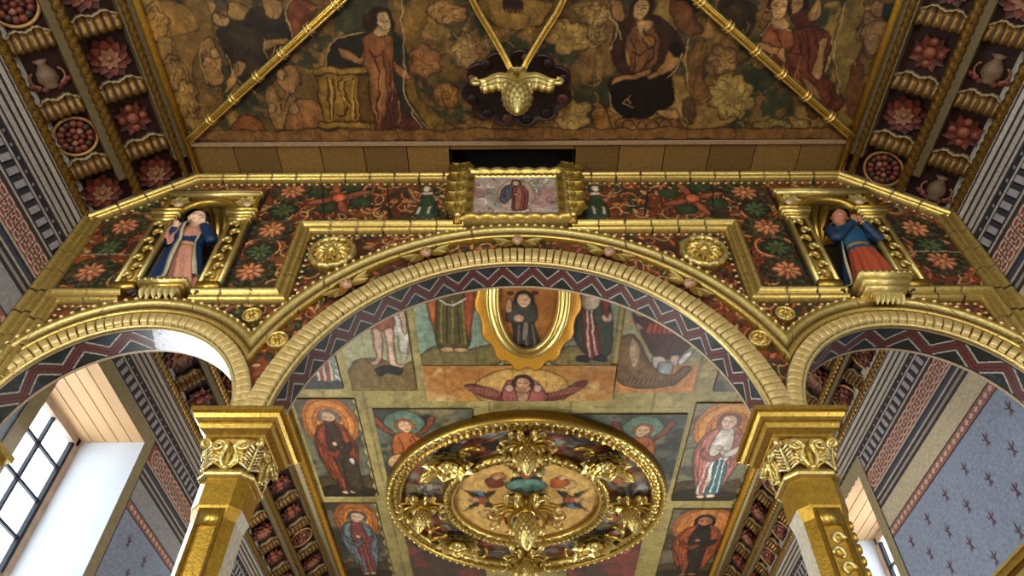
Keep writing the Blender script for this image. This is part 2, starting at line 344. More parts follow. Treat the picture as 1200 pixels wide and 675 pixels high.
# streaming beams of light and drapery bands
for q,cc in [([(215,0),(240,0),(262,120),(225,135),(200,60)],(124,92,40)),([(168,8),(200,0),(230,20),(228,38),(190,42),(170,25)],(160,118,52)),([(190,72),(212,70),(228,110),(232,135),(212,136),(200,115)],(150,112,58)),
  ([(478,0),(505,0),(492,40),(485,80),(490,110),(520,140),(560,160),(500,162),(476,110),(470,50)],(132,98,40)),([(225,75),(250,45),(262,70),(255,110),(232,100)],(118,90,46)),
  ([(690,40),(712,10),(728,45),(735,55),(725,82),(700,95),(680,100),(662,108),(668,80)],(126,94,48)),([(820,45),(828,60),(822,90),(832,110),(818,118),(806,105),(805,75)],(128,88,44)),([(990,0),(1015,5),(1010,45),(1000,90),(1005,125),(985,110),(975,60)],(128,104,52)),([(1002,70),(1012,90),(1008,130),(1000,140),(992,120)],(110,62,34))]:
    c.poly(q,cc,alpha=.85,ol=.025,olc=(60,36,16))
# left: seated figure with dark drapery and infants
c.poly([(255,30),(290,10),(335,15),(345,50),(330,85),(300,110),(275,95),(262,60)],(34,30,22),alpha=.9)
for q,cc in [([(342,0),(372,5),(365,25),(348,48),(338,35)],(120,66,36)),([(308,0),(330,0),(326,22),(312,18)],(168,128,70)),([(268,2),(290,8),(286,24),(268,20)],(170,132,70)),([(250,15),(268,20),(262,30),(248,26)],(176,140,80)),
  ([(236,50),(248,45),(258,68),(262,95),(244,100),(238,72)],(160,116,60)),([(278,72),(288,78),(272,102),(262,110),(268,92)],(176,132,76)),([(308,50),(330,44),(338,50),(316,58),(306,62)],(160,120,66)),([(324,92),(340,75),(352,88),(346,112),(330,102)],(164,118,70)),
  ([(310,112),(318,98),(332,120),(345,110),(352,130),(336,150),(320,145)],(150,112,60)),([(335,140),(350,118),(372,120),(378,150),(352,160),(338,155)],(148,100,52)),([(272,150),(285,135),(305,140),(312,158),(290,164),(272,160)],(140,84,40))]:
    c.poly(q,cc,ol=.03)
for x,y in ((252,62),(244,72),(330,88),(345,128),(318,128)): c.ell((x,y),5,6,(182,140,86),ol=.02)
# left: woman at the yellow pedestal
c.poly([(384,80),(386,60),(398,46),(424,36),(440,60),(436,84),(400,88)],(34,34,26))
c.poly([(460,40),(476,60),(478,110),(500,150),(470,130),(462,90)],(40,48,40))
c.poly([(424,43),(440,38),(456,40),(462,52),(461,78),(466,105),(472,128),(500,150),(503,156),(490,160),(466,156),(452,154),(440,158),(436,140),(434,110),(428,88),(424,62)],(140,88,48),shade=.5)
c.poly([(452,110),(466,112),(474,132),(502,152),(500,158),(470,156),(448,152),(446,135)],(78,40,30),alpha=.9,ol=.02)
c.poly([(434,80),(440,74),(452,84),(456,110),(448,138),(438,140),(437,110)],(166,112,62),alpha=.8,ol=.0)
for a in ([(441,66),(444,100),(440,150)],[(450,66),(454,100),(458,150)],[(457,72),(462,110),(478,150)],[(432,60),(440,68),(452,62)]): c.line(a,.025,(70,28,20))
c.poly([(398,56),(412,58),(422,68),(428,66),(426,76),(414,74),(400,64)],(170,120,74)); c.poly([(462,72),(475,82),(482,90),(478,94),(464,84)],(168,112,66))
c.poly([(428,16),(438,8),(452,10),(460,20),(461,34),(456,38),(432,36),(424,28)],(56,30,16)); c.poly([(442,30),(452,28),(456,38),(450,44),(438,42)],(206,168,110),ol=.02)
X=nmap((448,24)); c.face(X,.19,(216,180,124),(52,28,16))
c.poly([(368,80),(428,80),(430,88),(370,88)],(176,134,54),sm=False);c.poly([(371,88),(425,88),(427,142),(377,142)],(150,112,42),sm=False);c.poly([(373,142),(432,142),(434,150),(372,150)],(168,126,52),sm=False)
c.poly([(420,88),(432,90),(438,144),(424,144)],(112,78,30),sm=False)
for a in ([(384,92),(386,138)],[(392,94),(390,136)],[(402,94),(398,104),(406,118),(404,134),(396,134)],[(410,94),(404,104),(410,122)],[(414,92),(418,138)]): c.line(a,.035,(70,44,14)); 
for a in ([(388,94),(388,136)],[(404,98),(402,112),(408,124)],[(415,94),(414,138)]): c.line(a,.03,(206,164,80),alpha=.7)
# clouds
for i,(x,y,rx,ry,cc) in enumerate([(525,14,22,12,(156,116,62)),(498,72,20,18,(136,92,50)),(546,60,14,20,(142,112,66)),(522,112,14,14,(140,98,46)),(665,43,26,20,(156,126,66)),(700,38,11,16,(130,104,58)),(690,10,20,9,(140,112,58)),(858,113,26,26,(150,124,64)),(846,70,16,16,(140,108,58)),(668,135,24,20,(146,118,64)),(640,150,14,10,(140,110,58)),(720,140,14,16,(132,98,48)),(930,150,20,14,(134,110,58)),(905,150,22,12,(130,108,56)),(880,158,18,8,(138,112,60)),(962,156,16,8,(140,112,60)),(560,150,22,10,(134,100,48)),(590,152,14,8,(130,96,48)),(700,18,12,12,(150,120,66)),(960,118,16,20,(104,64,40)),(1022,40,16,26,(128,100,62)),(812,30,10,16,(126,96,52)),(575,45,10,14,(120,96,54)),(205,95,8,24,(156,120,62)),(218,115,14,20,(150,114,56)),(180,30,16,18,(162,120,54))]):
    c.cloud((x,y),rx,ry,cc,5+i%4,i)
for x in range(660,1000,16): c.cloud((x,160),9,4,(128,98,50),4,x)
# centre medallion at the top
c.poly([(566,0),(642,0),(640,20),(620,34),(590,34),(568,20)],(142,108,50)); c.poly([(592,0),(612,0),(612,12),(602,15),(590,12)],(40,28,22),ol=.02)
for i in range(5): c.line([(594+i*4,10),(592+i*5,15)],.03,(120,70,40))
c.cloud((588,38),9,5,(156,116,58),4,3);c.cloud((622,38),9,5,(156,116,58),4,4)
# right: woman in black skirt
c.poly([(716,58),(722,30),(742,18),(775,22),(798,48),(800,65),(780,82),(772,88),(735,88),(722,72)],(58,36,24))
c.poly([(735,40),(748,28),(765,30),(775,48),(770,70),(760,84),(738,82),(732,62)],(118,78,44)); c.ell((761,49),8,8,(156,104,48),ol=.03)
c.poly([(716,108),(716,92),(735,86),(780,82),(790,100),(790,118),(770,132),(745,140),(725,134)],(18,12,11))
c.poly([(718,98),(724,88),(748,84),(762,80),(764,86),(745,92),(728,94)],(170,118,66)); c.poly([(780,62),(790,60),(796,70),(786,82),(772,88),(762,92),(758,88),(772,80)],(176,128,74))
c.poly([(770,130),(790,128),(794,140),(788,150),(780,140)],(176,134,80)); c.poly([(782,55),(795,50),(799,62),(788,66)],(22,18,16))
c.poly([(785,0),(805,0),(815,18),(822,38),(806,40),(790,28)],(118,74,40)); c.poly([(716,0),(728,0),(732,20),(722,24)],(164,118,66))
c.poly([(745,22),(752,24),(765,26),(764,36),(750,38)],(186,144,90),ol=.02); X=nmap((751,12)); c.face(X,.21,(198,158,100),(50,26,16),tilt=.15)
for a in ([(738,46),(744,66),(740,82)],[(756,34),(760,42)],[(768,44),(764,66),(752,82)],[(724,40),(730,60),(722,74)],[(740,62),(750,66),(758,58)]): c.line(a,.025,(56,20,14))
c.poly([(725,140),(790,140),(800,155),(770,160),(735,158)],(136,92,46)); 
for x in (738,752,766,780): c.ell((x,150),7,9,(146,104,54),ol=.025)
c.poly([(694,128),(704,120),(714,140),(716,156),(698,156)],(150,104,48)); c.ell((808,130),9,16,(98,66,36),ol=.02)
# right: figures in orange
c.poly([(890,40),(905,28),(926,36),(945,30),(968,38),(974,60),(962,85),(975,100),(990,118),(975,132),(950,128),(930,105),(910,92),(898,66)],(112,58,34),shade=.5)
c.poly([(892,45),(902,30),(922,30),(930,50),(915,66),(898,62)],(146,86,46))
c.poly([(928,14),(945,8),(956,18),(950,30),(935,32)],(96,48,30)); c.poly([(945,18),(955,0),(964,0),(962,18),(950,26)],(182,138,80))
c.poly([(888,50),(902,52),(920,58),(922,72),(912,70),(900,62),(890,58)],(184,136,80)); c.poly([(960,48),(968,50),(966,78),(960,95),(952,92),(956,70)],(182,136,80)); c.poly([(938,90),(948,96),(960,112),(966,116),(950,114)],(176,128,76))
c.poly([(904,20),(918,20),(926,30),(914,36),(904,32)],(194,150,94),ol=.02); X=nmap((913,8)); c.face(X,.24,(200,156,98),(60,32,18)); X=nmap((934,4)); c.face(X,.17,(176,134,84),(50,28,16))
for a in ([(935,40),(938,70),(930,95)],[(946,36),(948,70),(955,100)],[(955,36),(960,60)],[(905,36),(914,50),(910,62)],[(925,60),(940,66),(950,58)],[(925,78),(942,84)],[(968,100),(978,116),(968,126)],[(980,108),(970,122)]): c.line(a,.028,(66,20,14))
c.ell((1030,10),9,10,(160,120,76),ol=.025); c.poly([(1012,30),(1040,26),(1042,56),(1020,64),(1010,50)],(146,112,70)); c.poly([(1038,5),(1050,10),(1046,22),(1036,20)],(34,56,46))
c.poly([(845,0),(880,0),(885,30),(870,48),(852,30)],(30,24,18),alpha=.85)
rs=np.random.RandomState(77)
for i in range(640):
    x,y=rs.uniform(-8,8),rs.uniform(2.4,8.6); R=rs.uniform(.06,.22); a=rs.uniform(0,6.28); t=np.linspace(0,rs.uniform(1.5,4),7)
    if any(abs(x-q)<.9 for q in(-2.9,3.1,-5.4,6.4)): continue
    c.line(np.stack([x+R*np.cos(a+t),y+R*.8*np.sin(a+t)],-1),.018,[(52,30,14),(60,34,16),(176,140,78),(48,54,34)][i%4],raw=True,sm=False,alpha=.6)
for L_ in ([(384,82),(386,58),(400,45),(424,36)],[(503,156),(492,140),(478,118),(474,90)],[(716,58),(722,30),(716,20)],[(800,62),(790,82),(782,92)],[(716,110),(718,126),(730,136)],[(792,112),(796,130),(806,144)],[(890,42),(905,28),(926,36)],[(970,40),(976,60),(966,84)],[(236,50),(236,70),(244,100)],[(342,0),(336,20),(344,48)],[(300,110),(280,96),(264,64)],[(470,0),(472,50),(476,110),(496,158)],[(690,42),(712,12),(728,46)],[(806,45),(803,75),(808,105)],[(990,2),(978,60),(984,110)]): c.line(L_,.022,(196,164,104),alpha=.55)
for x0_,y0_,x1_,y1_,n_ in ((440,66,470,150,9),(734,36,772,84,7),(900,36,965,110,12),(262,20,330,100,8),(724,100,786,132,6),(318,104,350,148,7),(240,55,258,96,5)):
    for i in range(n_):
        x=x0_+(x1_-x0_)*rs.uniform(0,1);y=y0_+(y1_-y0_)*rs.uniform(0,.7);h=(y1_-y0_)*.3
        c.line([(x,y),(x+rs.uniform(-5,5),y+h*.5),(x+rs.uniform(-6,8),y+h)],.02,(40,22,14) if i%3 else (190,140,86),alpha=.6)
# ground strip
yb=8.93
c.poly([(-8.1,8.62),(8.1,8.62),(8.1,yb),(-8.1,yb)],(132,92,46),raw=True,sm=False,ol=.03,shade=.1)
for i in range(60): c.line([(-8.1+i*.27+.05*math.sin(i*3),8.62),(-8.1+i*.27+.1,8.93)],.012,(80,50,24),raw=True,alpha=.5)
for x in np.arange(-7.6,8,1.17): c.line([(x,2.2),(x,8.93)],.015,(44,28,14),raw=True,alpha=.6,sm=False)
o=board('ceiling',c,c.finish(.6,9)*np.array([.74,.74,.74,1]),NZ,.1); tag(o,'flat painted ceiling of clouds and saints in front of the arches','ceiling',kind='structure')
# plain plank strip between the painted ceiling and the arch wall, with a near-black recess in the middle
b=MB(); x0=-8.1
pc=[(116,88,44),(104,78,40),(124,94,48)]
brk=list(np.linspace(-8.1,-1.66,7))+list(np.linspace(1.41,8.1,7))
for i in range(len(brk)-1):
    p,q=brk[i]+.012,brk[i+1]-.012; b.box((p,9.0,ZC),(q,9.98 if i!=6 else 9.24,ZC+.08),C4(pc[i%3]))
b.box((-8.1,8.95,ZC-.1),(8.1,9.03,ZC+.05),C4((150,124,92))); b.box((-8.1,8.93,ZC-.03),(8.1,8.95,ZC+.05),C4((30,20,14)))
o=b.build('trim_1',PAINT,None,False); tag(o,'strip of brown planks between painted ceiling and arch wall','trim',kind='structure')
b=MB(); b.box((-1.7,9.24,ZC+.5),(1.45,10.,ZC+.55)); b.box((-1.7,9.24,ZC),(-1.65,10,ZC+.5)); b.box((1.4,9.24,ZC),(1.45,10,ZC+.5)); b.box((-1.7,9.2,ZC+.0),(1.45,9.24,ZC+.5)); b.box((-1.7,9.98,ZC),(1.45,10.02,ZC+.5))
tag(b.build('ceiling_recess',M_HOLE,None,False),'dark recess in the ceiling planks above the framed painting','hatch')
rf=MB(); rf.box((-12.4,-8,17.2),(12.4,36,17.4)); tag(rf.build('roof',M_DARKWOOD,None,False),'timber roof above the ceilings','roof',kind='structure')
# ------------------------------------------------------------------ coffered slopes
def leafgrid(L,W,curl=.2,lobes=0,n=9,m=7,cup=.15,tip=0.):
    s=np.linspace(0,1,n)[:,None];t=np.linspace(-1,1,m)[None,:]
    w=W*np.sin(PI*np.clip(s*.93+.07,0,1))**.8*(1+(.22*np.sin(s*PI*2*lobes) if lobes else 0))+W*.02
    x=L*s+0*t;y=w*t;z=curl*L*s**2*(1-.0*t)+cup*W*(np.abs(t)**2)*np.sin(PI*s)-tip*L*np.clip(s-.75,0,1)**2*8
    return np.stack([x,y,z],-1)
def rosette(kind,red,parent_name,label,cat,group,M,R=.42):
    o=thing(parent_name,(0,0,0),label,cat,group); o.matrix_world=M
    return o
_ROS={}
def ros_mesh(kind):
    'local frame: x,y in the panel, z towards the room'
    b=MB();R=.36
    r1,r2,dk,pk=C4((98,46,30)),C4((66,26,18)),C4((40,16,12)),C4((130,88,62))
    if kind==0:
        for k in range(8):
            for Lr,cc,z0,ro in ((R*1.2,r2,.03,PI/8),(R,r1,.06,0),(R*.6,pk,.11,PI/8)):
                A=leafgrid(Lr,Lr*.3,.15,0,7,5,.3);a=k*PI/4+ro;Rm=np.array([[math.cos(a),-math.sin(a),0],[math.sin(a),math.cos(a),0],[0,0,1]])
                b.grid(A@Rm.T+np.array([0,0,z0]),cc)
        b.ball((0,0,.12),(.07,.07,.06),8,5,C4((116,76,50)))
    elif kind==1:
        th=np.linspace(0,2*PI,40); b.tube(np.stack([R*1.1*np.cos(th),R*1.1*np.sin(th),0*th+.05],-1),.035,6,C4((170,130,80),.4),cap=False)
        for k in range(14):
            a=k*2*PI/14; b.ball((R*.75*math.cos(a),R*.75*math.sin(a),.05),(.085,.085,.06),6,4,[r1,C4((112,56,30)),C4((50,38,22))][k%3])
        for k in range(7):
            a=k*2*PI/7+.2; b.ball((R*.36*math.cos(a),R*.36*math.sin(a),.06),(.08,.08,.07),6,4,[r2,pk,C4((104,46,28))][k%3])
        b.ball((0,0,.06),(.08,.08,.08),6,4,r1)
    elif kind==2:
        b.lathe([(.0,-.3),(.14,-.28),(.07,-.2),(.17,-.05),(.2,.1),(.12,.2),(.16,.24),(.02,.25)],n=12,c=C4((104,84,62)))
        V=b.V[-1]; b.V[-1]=np.stack([V[:,0],V[:,2],np.maximum(V[:,1],-.02)*.8+.03],-1)
        for s_ in(-1,1):
            th=np.linspace(-1.2,1.6,9); b.tube(np.stack([s_*(.18+.12*np.cos(th)),.05+.14*np.sin(th),0*th+.06],-1),.025,5,pk)
            for k in range(3): b.ball((s_*(.12+.1*k),.27-.05*k,.05),(.08,.07,.05),6,4,r1)
    else:
        for k in range(4):
            a=k*PI/2+PI/4
            for s_ in(-1,1):
                A=leafgrid(R*1.05,R*.22,.1,2,8,5,.3);aa=a+s_*.3;Rm=np.array([[math.cos(aa),-math.sin(aa),0],[math.sin(aa),math.cos(aa),0],[0,0,1]]);b.grid(A@Rm.T+np.array([0,0,.04]),r1 if s_>0 else r2)
            b.ball((R*.6*math.cos(a+PI/4),R*.6*math.sin(a+PI/4),.05),(.1,.1,.07),7,4,C4((112,58,38)))
        b.ball((0,0,.07),(.13,.13,.08),9,5,C4((124,66,44)))
    o=b.build('petals',PAINT); return o
SP=1.475
def slope(side,xa,y0,y1,yc0,tag_,kindseq,jy,SP=1.475,ks=1.12):
    A=np.array([side*xa,0,15.33]);B=np.array([side*10.2,0,13.5]);U=(B-A);LU=np.linalg.norm(U);U/=LU;N=np.cross(U,[0,1,0]);N=N/np.linalg.norm(N)
    if N[2]>0:N=-N
    P=lambda u,y,n: A+U*u+np.array([0,y,0])+N*n
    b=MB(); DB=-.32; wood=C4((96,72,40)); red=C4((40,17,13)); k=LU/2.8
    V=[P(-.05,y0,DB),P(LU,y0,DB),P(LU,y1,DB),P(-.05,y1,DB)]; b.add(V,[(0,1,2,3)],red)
    def beam(u0,u1,n0,n1,c):
        q=[(u0,n0),(u1,n0),(u1,n1),(u0,n1)]
        ys=np.arange(y0,y1+.01,SP/2)
        Ag=np.array([[P(u,y,n) for u,n in q] for y in ys]); b.grid(Ag,c,cu=True)
    beam(-.02,.42*k,DB,0,C4((104,92,62),.15)); beam(1.43*k,1.78*k,DB,0,C4((98,86,58),.15)); beam(2.66*k,LU,DB,0,C4((120,92,40),.4))
    o=b.build('ceiling_slope',PAINT,None,False); tag(o,'sloping coffered ceiling side %s'%tag_,'ceiling',kind='structure')
    # carved rope mouldings along the beams
    for u,rr,nm in ((.30*k,.085,'rope_moulding'),(1.5*k,.12,'rope_moulding'),(2.74*k,.11,'rope_moulding')):
        ys=np.arange(y0,y1,.035);n=8;th=np.arange(n)*2*PI/n
        tw=np.abs(np.sin((ys[:,None]*PI/.2)+th[None,:]*1.))
        R=rr*(.72+.34*tw); Cn=P(0,0,0); G_=np.zeros((len(ys),n,3))
        for j in range(n):
            off=U*math.cos(th[j])+N*math.sin(th[j]); G_[:,j]=P(u,0,0)+off*R[:,j][:,None]; G_[:,j,1]+=ys
        cc=np.empty((len(ys),n,4)); cc[:]=C4((128,98,40),.85); cc[tw<.34]=C4((40,26,12),.2)
        m=MB();m.grid(G_,cc,cu=True); m.build(nm,PAINT,o)
    # cross ribs with scalloped lower edge
    ribs=np.arange(yc0-SP*4.5,y1,SP); rb=MB(); n=41
    for yr in ribs:
        if yr<y0+.1 or yr>y1-.1: continue
        for u0,u1 in ((.42*k,1.43*k),(1.78*k,2.66*k)):
            us=np.linspace(u0,u1,n); s=(us-u0)/(u1-u0)
            wv=.045*np.cos(s*2*PI*2.)+.03*np.cos(s*2*PI)-.02*np.abs(np.sin(s*PI*8))      # scalloped near edge
            fl=np.abs(np.sin(s*PI*6))                                                  # fluted drapery
            rows=[];cols=[]
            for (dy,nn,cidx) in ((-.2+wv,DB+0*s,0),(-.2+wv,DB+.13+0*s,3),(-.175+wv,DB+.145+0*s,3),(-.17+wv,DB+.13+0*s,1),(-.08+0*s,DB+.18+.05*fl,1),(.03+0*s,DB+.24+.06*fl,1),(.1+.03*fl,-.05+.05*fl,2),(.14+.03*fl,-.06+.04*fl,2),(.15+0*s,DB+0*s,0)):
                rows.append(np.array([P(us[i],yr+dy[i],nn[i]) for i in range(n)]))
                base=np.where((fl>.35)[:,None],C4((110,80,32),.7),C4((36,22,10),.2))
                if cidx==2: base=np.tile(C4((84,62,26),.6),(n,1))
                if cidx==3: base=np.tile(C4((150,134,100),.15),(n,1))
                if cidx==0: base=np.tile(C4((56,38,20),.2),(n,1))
                cols.append(base)
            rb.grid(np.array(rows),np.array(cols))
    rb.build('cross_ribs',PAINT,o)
    # one carved boss per coffer
    cen=[(.93*k,'upper'),(2.2*k,'lower')]; i=0
    for yc in np.arange(yc0-SP,y1-.3,SP):
        i+=1
        if yc<max(y0+.4,4.4): continue
        for r_,(u,row) in enumerate(cen):
            kd=kindseq[(i*2+r_)%len(kindseq)]
            if kd not in _ROS: base=ros_mesh(kd); _ROS[kd]=base; me=base.data; bpy.data.objects.remove(base); _ROS[kd]=me
            nm=['carved_flower_boss','carved_fruit_wreath','carved_urn','carved_leaf_cross'][kd]
            desc=['red pale-tipped carved flower','round red fruit wreath','small carved urn','red carved cross of leaves'][kd]
            M=Matrix(((U[0],0,N[0],0),(U[1],1,N[1],0),(U[2],0,N[2],0),(0,0,0,1)))
            p=P(u,yc,DB+.02); M=M@Matrix.Scale(ks,4); M.translation=Vector(p)
            oo=bpy.data.objects.new(nm,_ROS[kd]); COL.objects.link(oo); oo.matrix_world=M
            ordn=['first','second','third','fourth','fifth','sixth','seventh','eighth','ninth','tenth','eleventh','twelfth','thirteenth','fourteenth','fifteenth','sixteenth']
            q=int(round((yc-jy)/SP)) if jy>yc0 else int(round((yc-jy)/SP)); q=abs(q)
            tag(oo,'%s, %s coffer row, %s, %s from arch wall'%(desc,row,tag_,ordn[min(q,15)]),'boss','carved coffer bosses %s'%tag_)
            wnd=True
    # gilded fillet along the flat ceiling's edge
    return o
slope(-1,8.1,1.2,9.98,6.6,'near left slope',[0,0,0,1,0,2,3,1,0,0],9.53)
slope(1,8.1,1.2,9.98,6.6,'near right slope',[0,0,0,0,3,2,0,3,1,2],9.53)
slope(-1,8.15,10.72,33,13.3,'far left slope',[0,3,0,1,3],11.3,2.0,1.22)
slope(1,8.9,10.72,33,13.3,'far right slope',[3,0,1,0,1],11.3,2.0,1.22)
# ================================================================== ARCH WALL
TH=.66; R1,ZA=4.43,7.4; R2,ZB,XB=2.27,7.64,7.35; NXC,NHW,NZ0,NZA=7.35,.68,11.1,13.4
def wmap(p): X=on_y(p,10.); return (X[0],X[2])
c=Cv(-10.25,10.25,7.0,15.4,45,(62,34,20),.03,21,wmap)
c.blot((104,50,24),.8,.45,31,.7,.1); c.blot((34,40,22),1.1,.55,32,.85,.08); c.blot((120,62,28),2.4,.6,33,.7,.06); c.blot((26,30,22),3,.64,34,.7,.05)
r=np.random.RandomState(5)
cols=[(156,78,40),(128,58,30),(172,102,50),(50,62,34),(38,46,26),(160,124,66),(96,98,54),(160,84,50),(186,134,76),(140,70,34)]
for i in range(2600):
    x,z=r.uniform(-10.1,10.1),r.uniform(7.4,15.3)
    if math.hypot(x,z-ZA)<4.6 or math.hypot(abs(x)-XB,z-ZB)<2.4: continue
    a=r.uniform(0,2*PI);L=r.uniform(.12,.3);q=[(x,z),(x+L*.5*math.cos(a+.5),z+L*.5*math.sin(a+.5)),(x+L*math.cos(a),z+L*math.sin(a)),(x+L*.5*math.cos(a-.5),z+L*.5*math.sin(a-.5))]
    c.poly(q,cols[i%len(cols)],raw=True,ol=.025,olc=(22,12,8),shade=.3,k=.06,h=.03)
for i in range(1000):
    x,z=r.uniform(-10.1,10.1),r.uniform(7.4,15.3);a=r.uniform(0,2*PI);R=r.uniform(.12,.3);t=np.linspace(0,r.uniform(2.5,5),8)
    c.line(np.stack([x+R*(1-t*.12)*np.cos(a+t),z+R*(1-t*.12)*np.sin(a+t)],-1),.018,[(190,138,80),(186,104,58),(160,136,82),(26,16,10)][i%4],raw=True,sm=False,h=.03,alpha=.85)
def wflower(p,R=.3,col=(180,114,70),n=9,raw=False):
    x,z=p if raw else wmap(p)
    c.ell((x,z),R*1.75,R*1.55,(34,38,22),raw=True,ol=.05,alpha=.8)
    for k in range(11):
        a=k*2*PI/11; c.ell((x+R*1.5*math.cos(a),z+R*1.35*math.sin(a)),R*.3,R*.17,(62,72,38),rot=a,raw=True,ol=.02,h=.03)
    for k in range(n):
        a=k*2*PI/n+.2; c.ell((x+R*.62*math.cos(a),z+R*.62*math.sin(a)),R*.42,R*.2,col,rot=a,raw=True,ol=.02,olc=(60,20,12),k=.05,h=.05)
    c.ell((x,z),R*.26,R*.26,(206,140,90),raw=True,ol=.02,h=.07)
def wgreen(p,R=.3):
    x,z=wmap(p); c.ell((x,z),R*1.2,R,(34,44,24),raw=True,ol=.03)
    for k in range(8):
        a=k*PI/4; c.ell((x+R*.5*math.cos(a),z+R*.5*math.sin(a)),R*.45,R*.16,(76,92,50),rot=a,raw=True,ol=.015,h=.03)
for sx in(-1,1):                                        # rope of swirls between the flowers
    for zz in (11.7,13.0):
        t=np.linspace(0,2*PI,20);c.line(np.stack([sx*5.75+.42*np.cos(t),zz+.75+.36*np.sin(t)],-1),.03,(176,110,60),raw=True,h=.04)
for p in [(293,319),(318,270),(343,225),(147,266),(106,319),(923,317),(898,267),(872,226),(1072,268),(1104,306)]: wflower(p)
for p in [(305,295),(332,247),(128,291),(911,291),(885,245),(1090,288),(200,228),(1030,222),(170,240)]: wgreen(p)
def wcross(p):
    x,z=wmap(p)
    for k in range(4):
        a=k*PI/2+.35; c.poly([(x,z),(x+.45*math.cos(a-.25),z+.45*math.sin(a-.25)),(x+.85*math.cos(a),z+.7*math.sin(a)),(x+.45*math.cos(a+.25),z+.45*math.sin(a+.25))],(142,78,46),raw=True,ol=.03,h=.05)
        b_=a+PI/4; c.ell((x+.6*math.cos(b_),z+.5*math.sin(b_)),.26,.2,(44,58,32),raw=True,ol=.03,h=.03)
    c.ell((x,z),.18,.18,(180,90,56),raw=True,ol=.03,h=.06)
wcross((398,232));wcross((812,233))
for sx,p in ((1,(498,0)),(-1,(701,0))):
    q=lambda L:[(p[0]+sx*a,b) for a,b in L]
    c.poly(q([(-12,255),(-8,238),(-2,230),(8,230),(14,240),(15,255)]),(40,60,36),h=.06); c.poly(q([(-5,225),(-4,218),(10,218),(11,226)]),(44,58,36),ol=.02,h=.04)
    c.ell((p[0]+sx*3,222),4.5,3.4,(214,190,160),ol=.02,h=.08); c.poly(q([(-3,226),(10,226),(10,228),(-3,228)]),(226,206,180),sm=False,ol=.0,h=.08)
    for a in((-8,-4),(4,8)): c.poly(q([(a[0],244),(a[1],244),(a[1]-2,253),(a[0]-2,253)]),(206,196,170),sm=False,ol=.02,h=.07)
    c.poly(q([(-20,222),(-15,222),(-10,232),(-4,234),(-6,238),(-14,234)]),(150,110,70),ol=.02,h=.05); c.poly(q([(18,228),(34,232),(30,234),(20,232)]),(200,170,140),ol=.02,h=.04)
for p in [(445,266),(385,268),(355,300),(345,318),(760,268),(835,268),(862,300),(872,322),(520,262),(690,262)]: wgreen(p,.22)
for sx in(-1,1):
    x=sx*4.93
    for a in ((sx*1.4,13.72),(sx*3.0,13.72)): c.line([(a[0]+sx*1.6,13.6),(a[0]+sx*1.9,15.1)],.03,(22,14,10),raw=True,sm=False)
    c.line([(sx*8.6,12.25),(sx*10.2,12.25)],.018,(150,130,100),raw=True,sm=False)
for x in (-6.2,6.2,-8.55,8.55): c.line([(x,11),(x,14.8)],.05,(18,20,20),raw=True,sm=False)
wcol=c.finish(.5,4)*np.array([1.2,1.17,1.12,1.])
def sampl(cv,arr,x,z):
    i=np.clip(np.rint((z-cv.b[2])/(cv.b[3]-cv.b[2])*(cv.H-1)),0,cv.H-1).astype(int);j=np.clip(np.rint((x-cv.b[0])/(cv.b[1]-cv.b[0])*(cv.W-1)),0,cv.W-1).astype(int); return arr[i,j]
top=lambda x: np.where(np.abs(x)<8.1,15.33,15.33-(np.abs(x)-8.1)*(1.83/2.1))
def bot(x):
    a=np.abs(x); z=np.full_like(a,ZSP)
    z=np.where(a<R1,np.maximum(ZSP,ZA+np.sqrt(np.maximum(R1**2-a*a,0))),z); z=np.where(np.abs(a-XB)<R2,np.maximum(ZSP,ZB+np.sqrt(np.maximum(R2**2-(a-XB)**2,0))),z)
    return np.where(a>XB+R2-1e-6,ZSP-.0,z)
ntop=lambda x: NZA+np.sqrt(np.maximum(NHW**2-(np.abs(x)-NXC)**2,0))
b=MB()
def wallpart(x0,x1,lo,hi,n,arc=None):
    if arc: t=np.linspace(math.acos(np.clip((x0-arc[0])/arc[1],-1,1)),math.acos(np.clip((x1-arc[0])/arc[1],-1,1)),n); x=arc[0]+arc[1]*np.cos(t); x[0]+=1e-5;x[-1]-=1e-5
    else: x=np.linspace(x0+1e-5,x1-1e-5,n)
    l=lo(x);h=hi(x);m=max(6,int((h-l).max()*38)); v=np.linspace(0,1,m)[:,None]; Z=l+(h-l)*v;X=x+0*v
    col_=sampl(c,wcol,X,Z);H_=sampl(c,c.Z,X,Z)
    b.grid(np.stack([X,10.-H_,Z],-1),col_.reshape(-1,4))
    b.grid(np.stack([X,10.+TH+0*X,Z],-1)[::max(1,m//6)],C4((150,130,100)),flip=True)
const=lambda z:(lambda x:np.full_like(x,z))
for s in(-1,1):
    wallpart(*sorted((s*4.43,s*5.08)),bot,top,40)
    wallpart(*sorted((s*9.62,s*10.2)),const(5.),top,30)
    if s<0: segs=[(-9.62,-NXC-NHW),(-NXC-NHW,-NXC+NHW),(-NXC+NHW,-5.08)]
    else: segs=[(5.08,NXC-NHW),(NXC-NHW,NXC+NHW),(NXC+NHW,9.62)]
    for k,(a,d) in enumerate(segs):
        if k==1: wallpart(a,d,bot,const(NZ0),70); wallpart(a,d,ntop,top,70,(s*NXC,-NHW if a<d else NHW))
        else: wallpart(a,d,bot,top,90,(s*XB,-R2))
wallpart(-4.43,4.43,bot,top,430,(0,-R1))
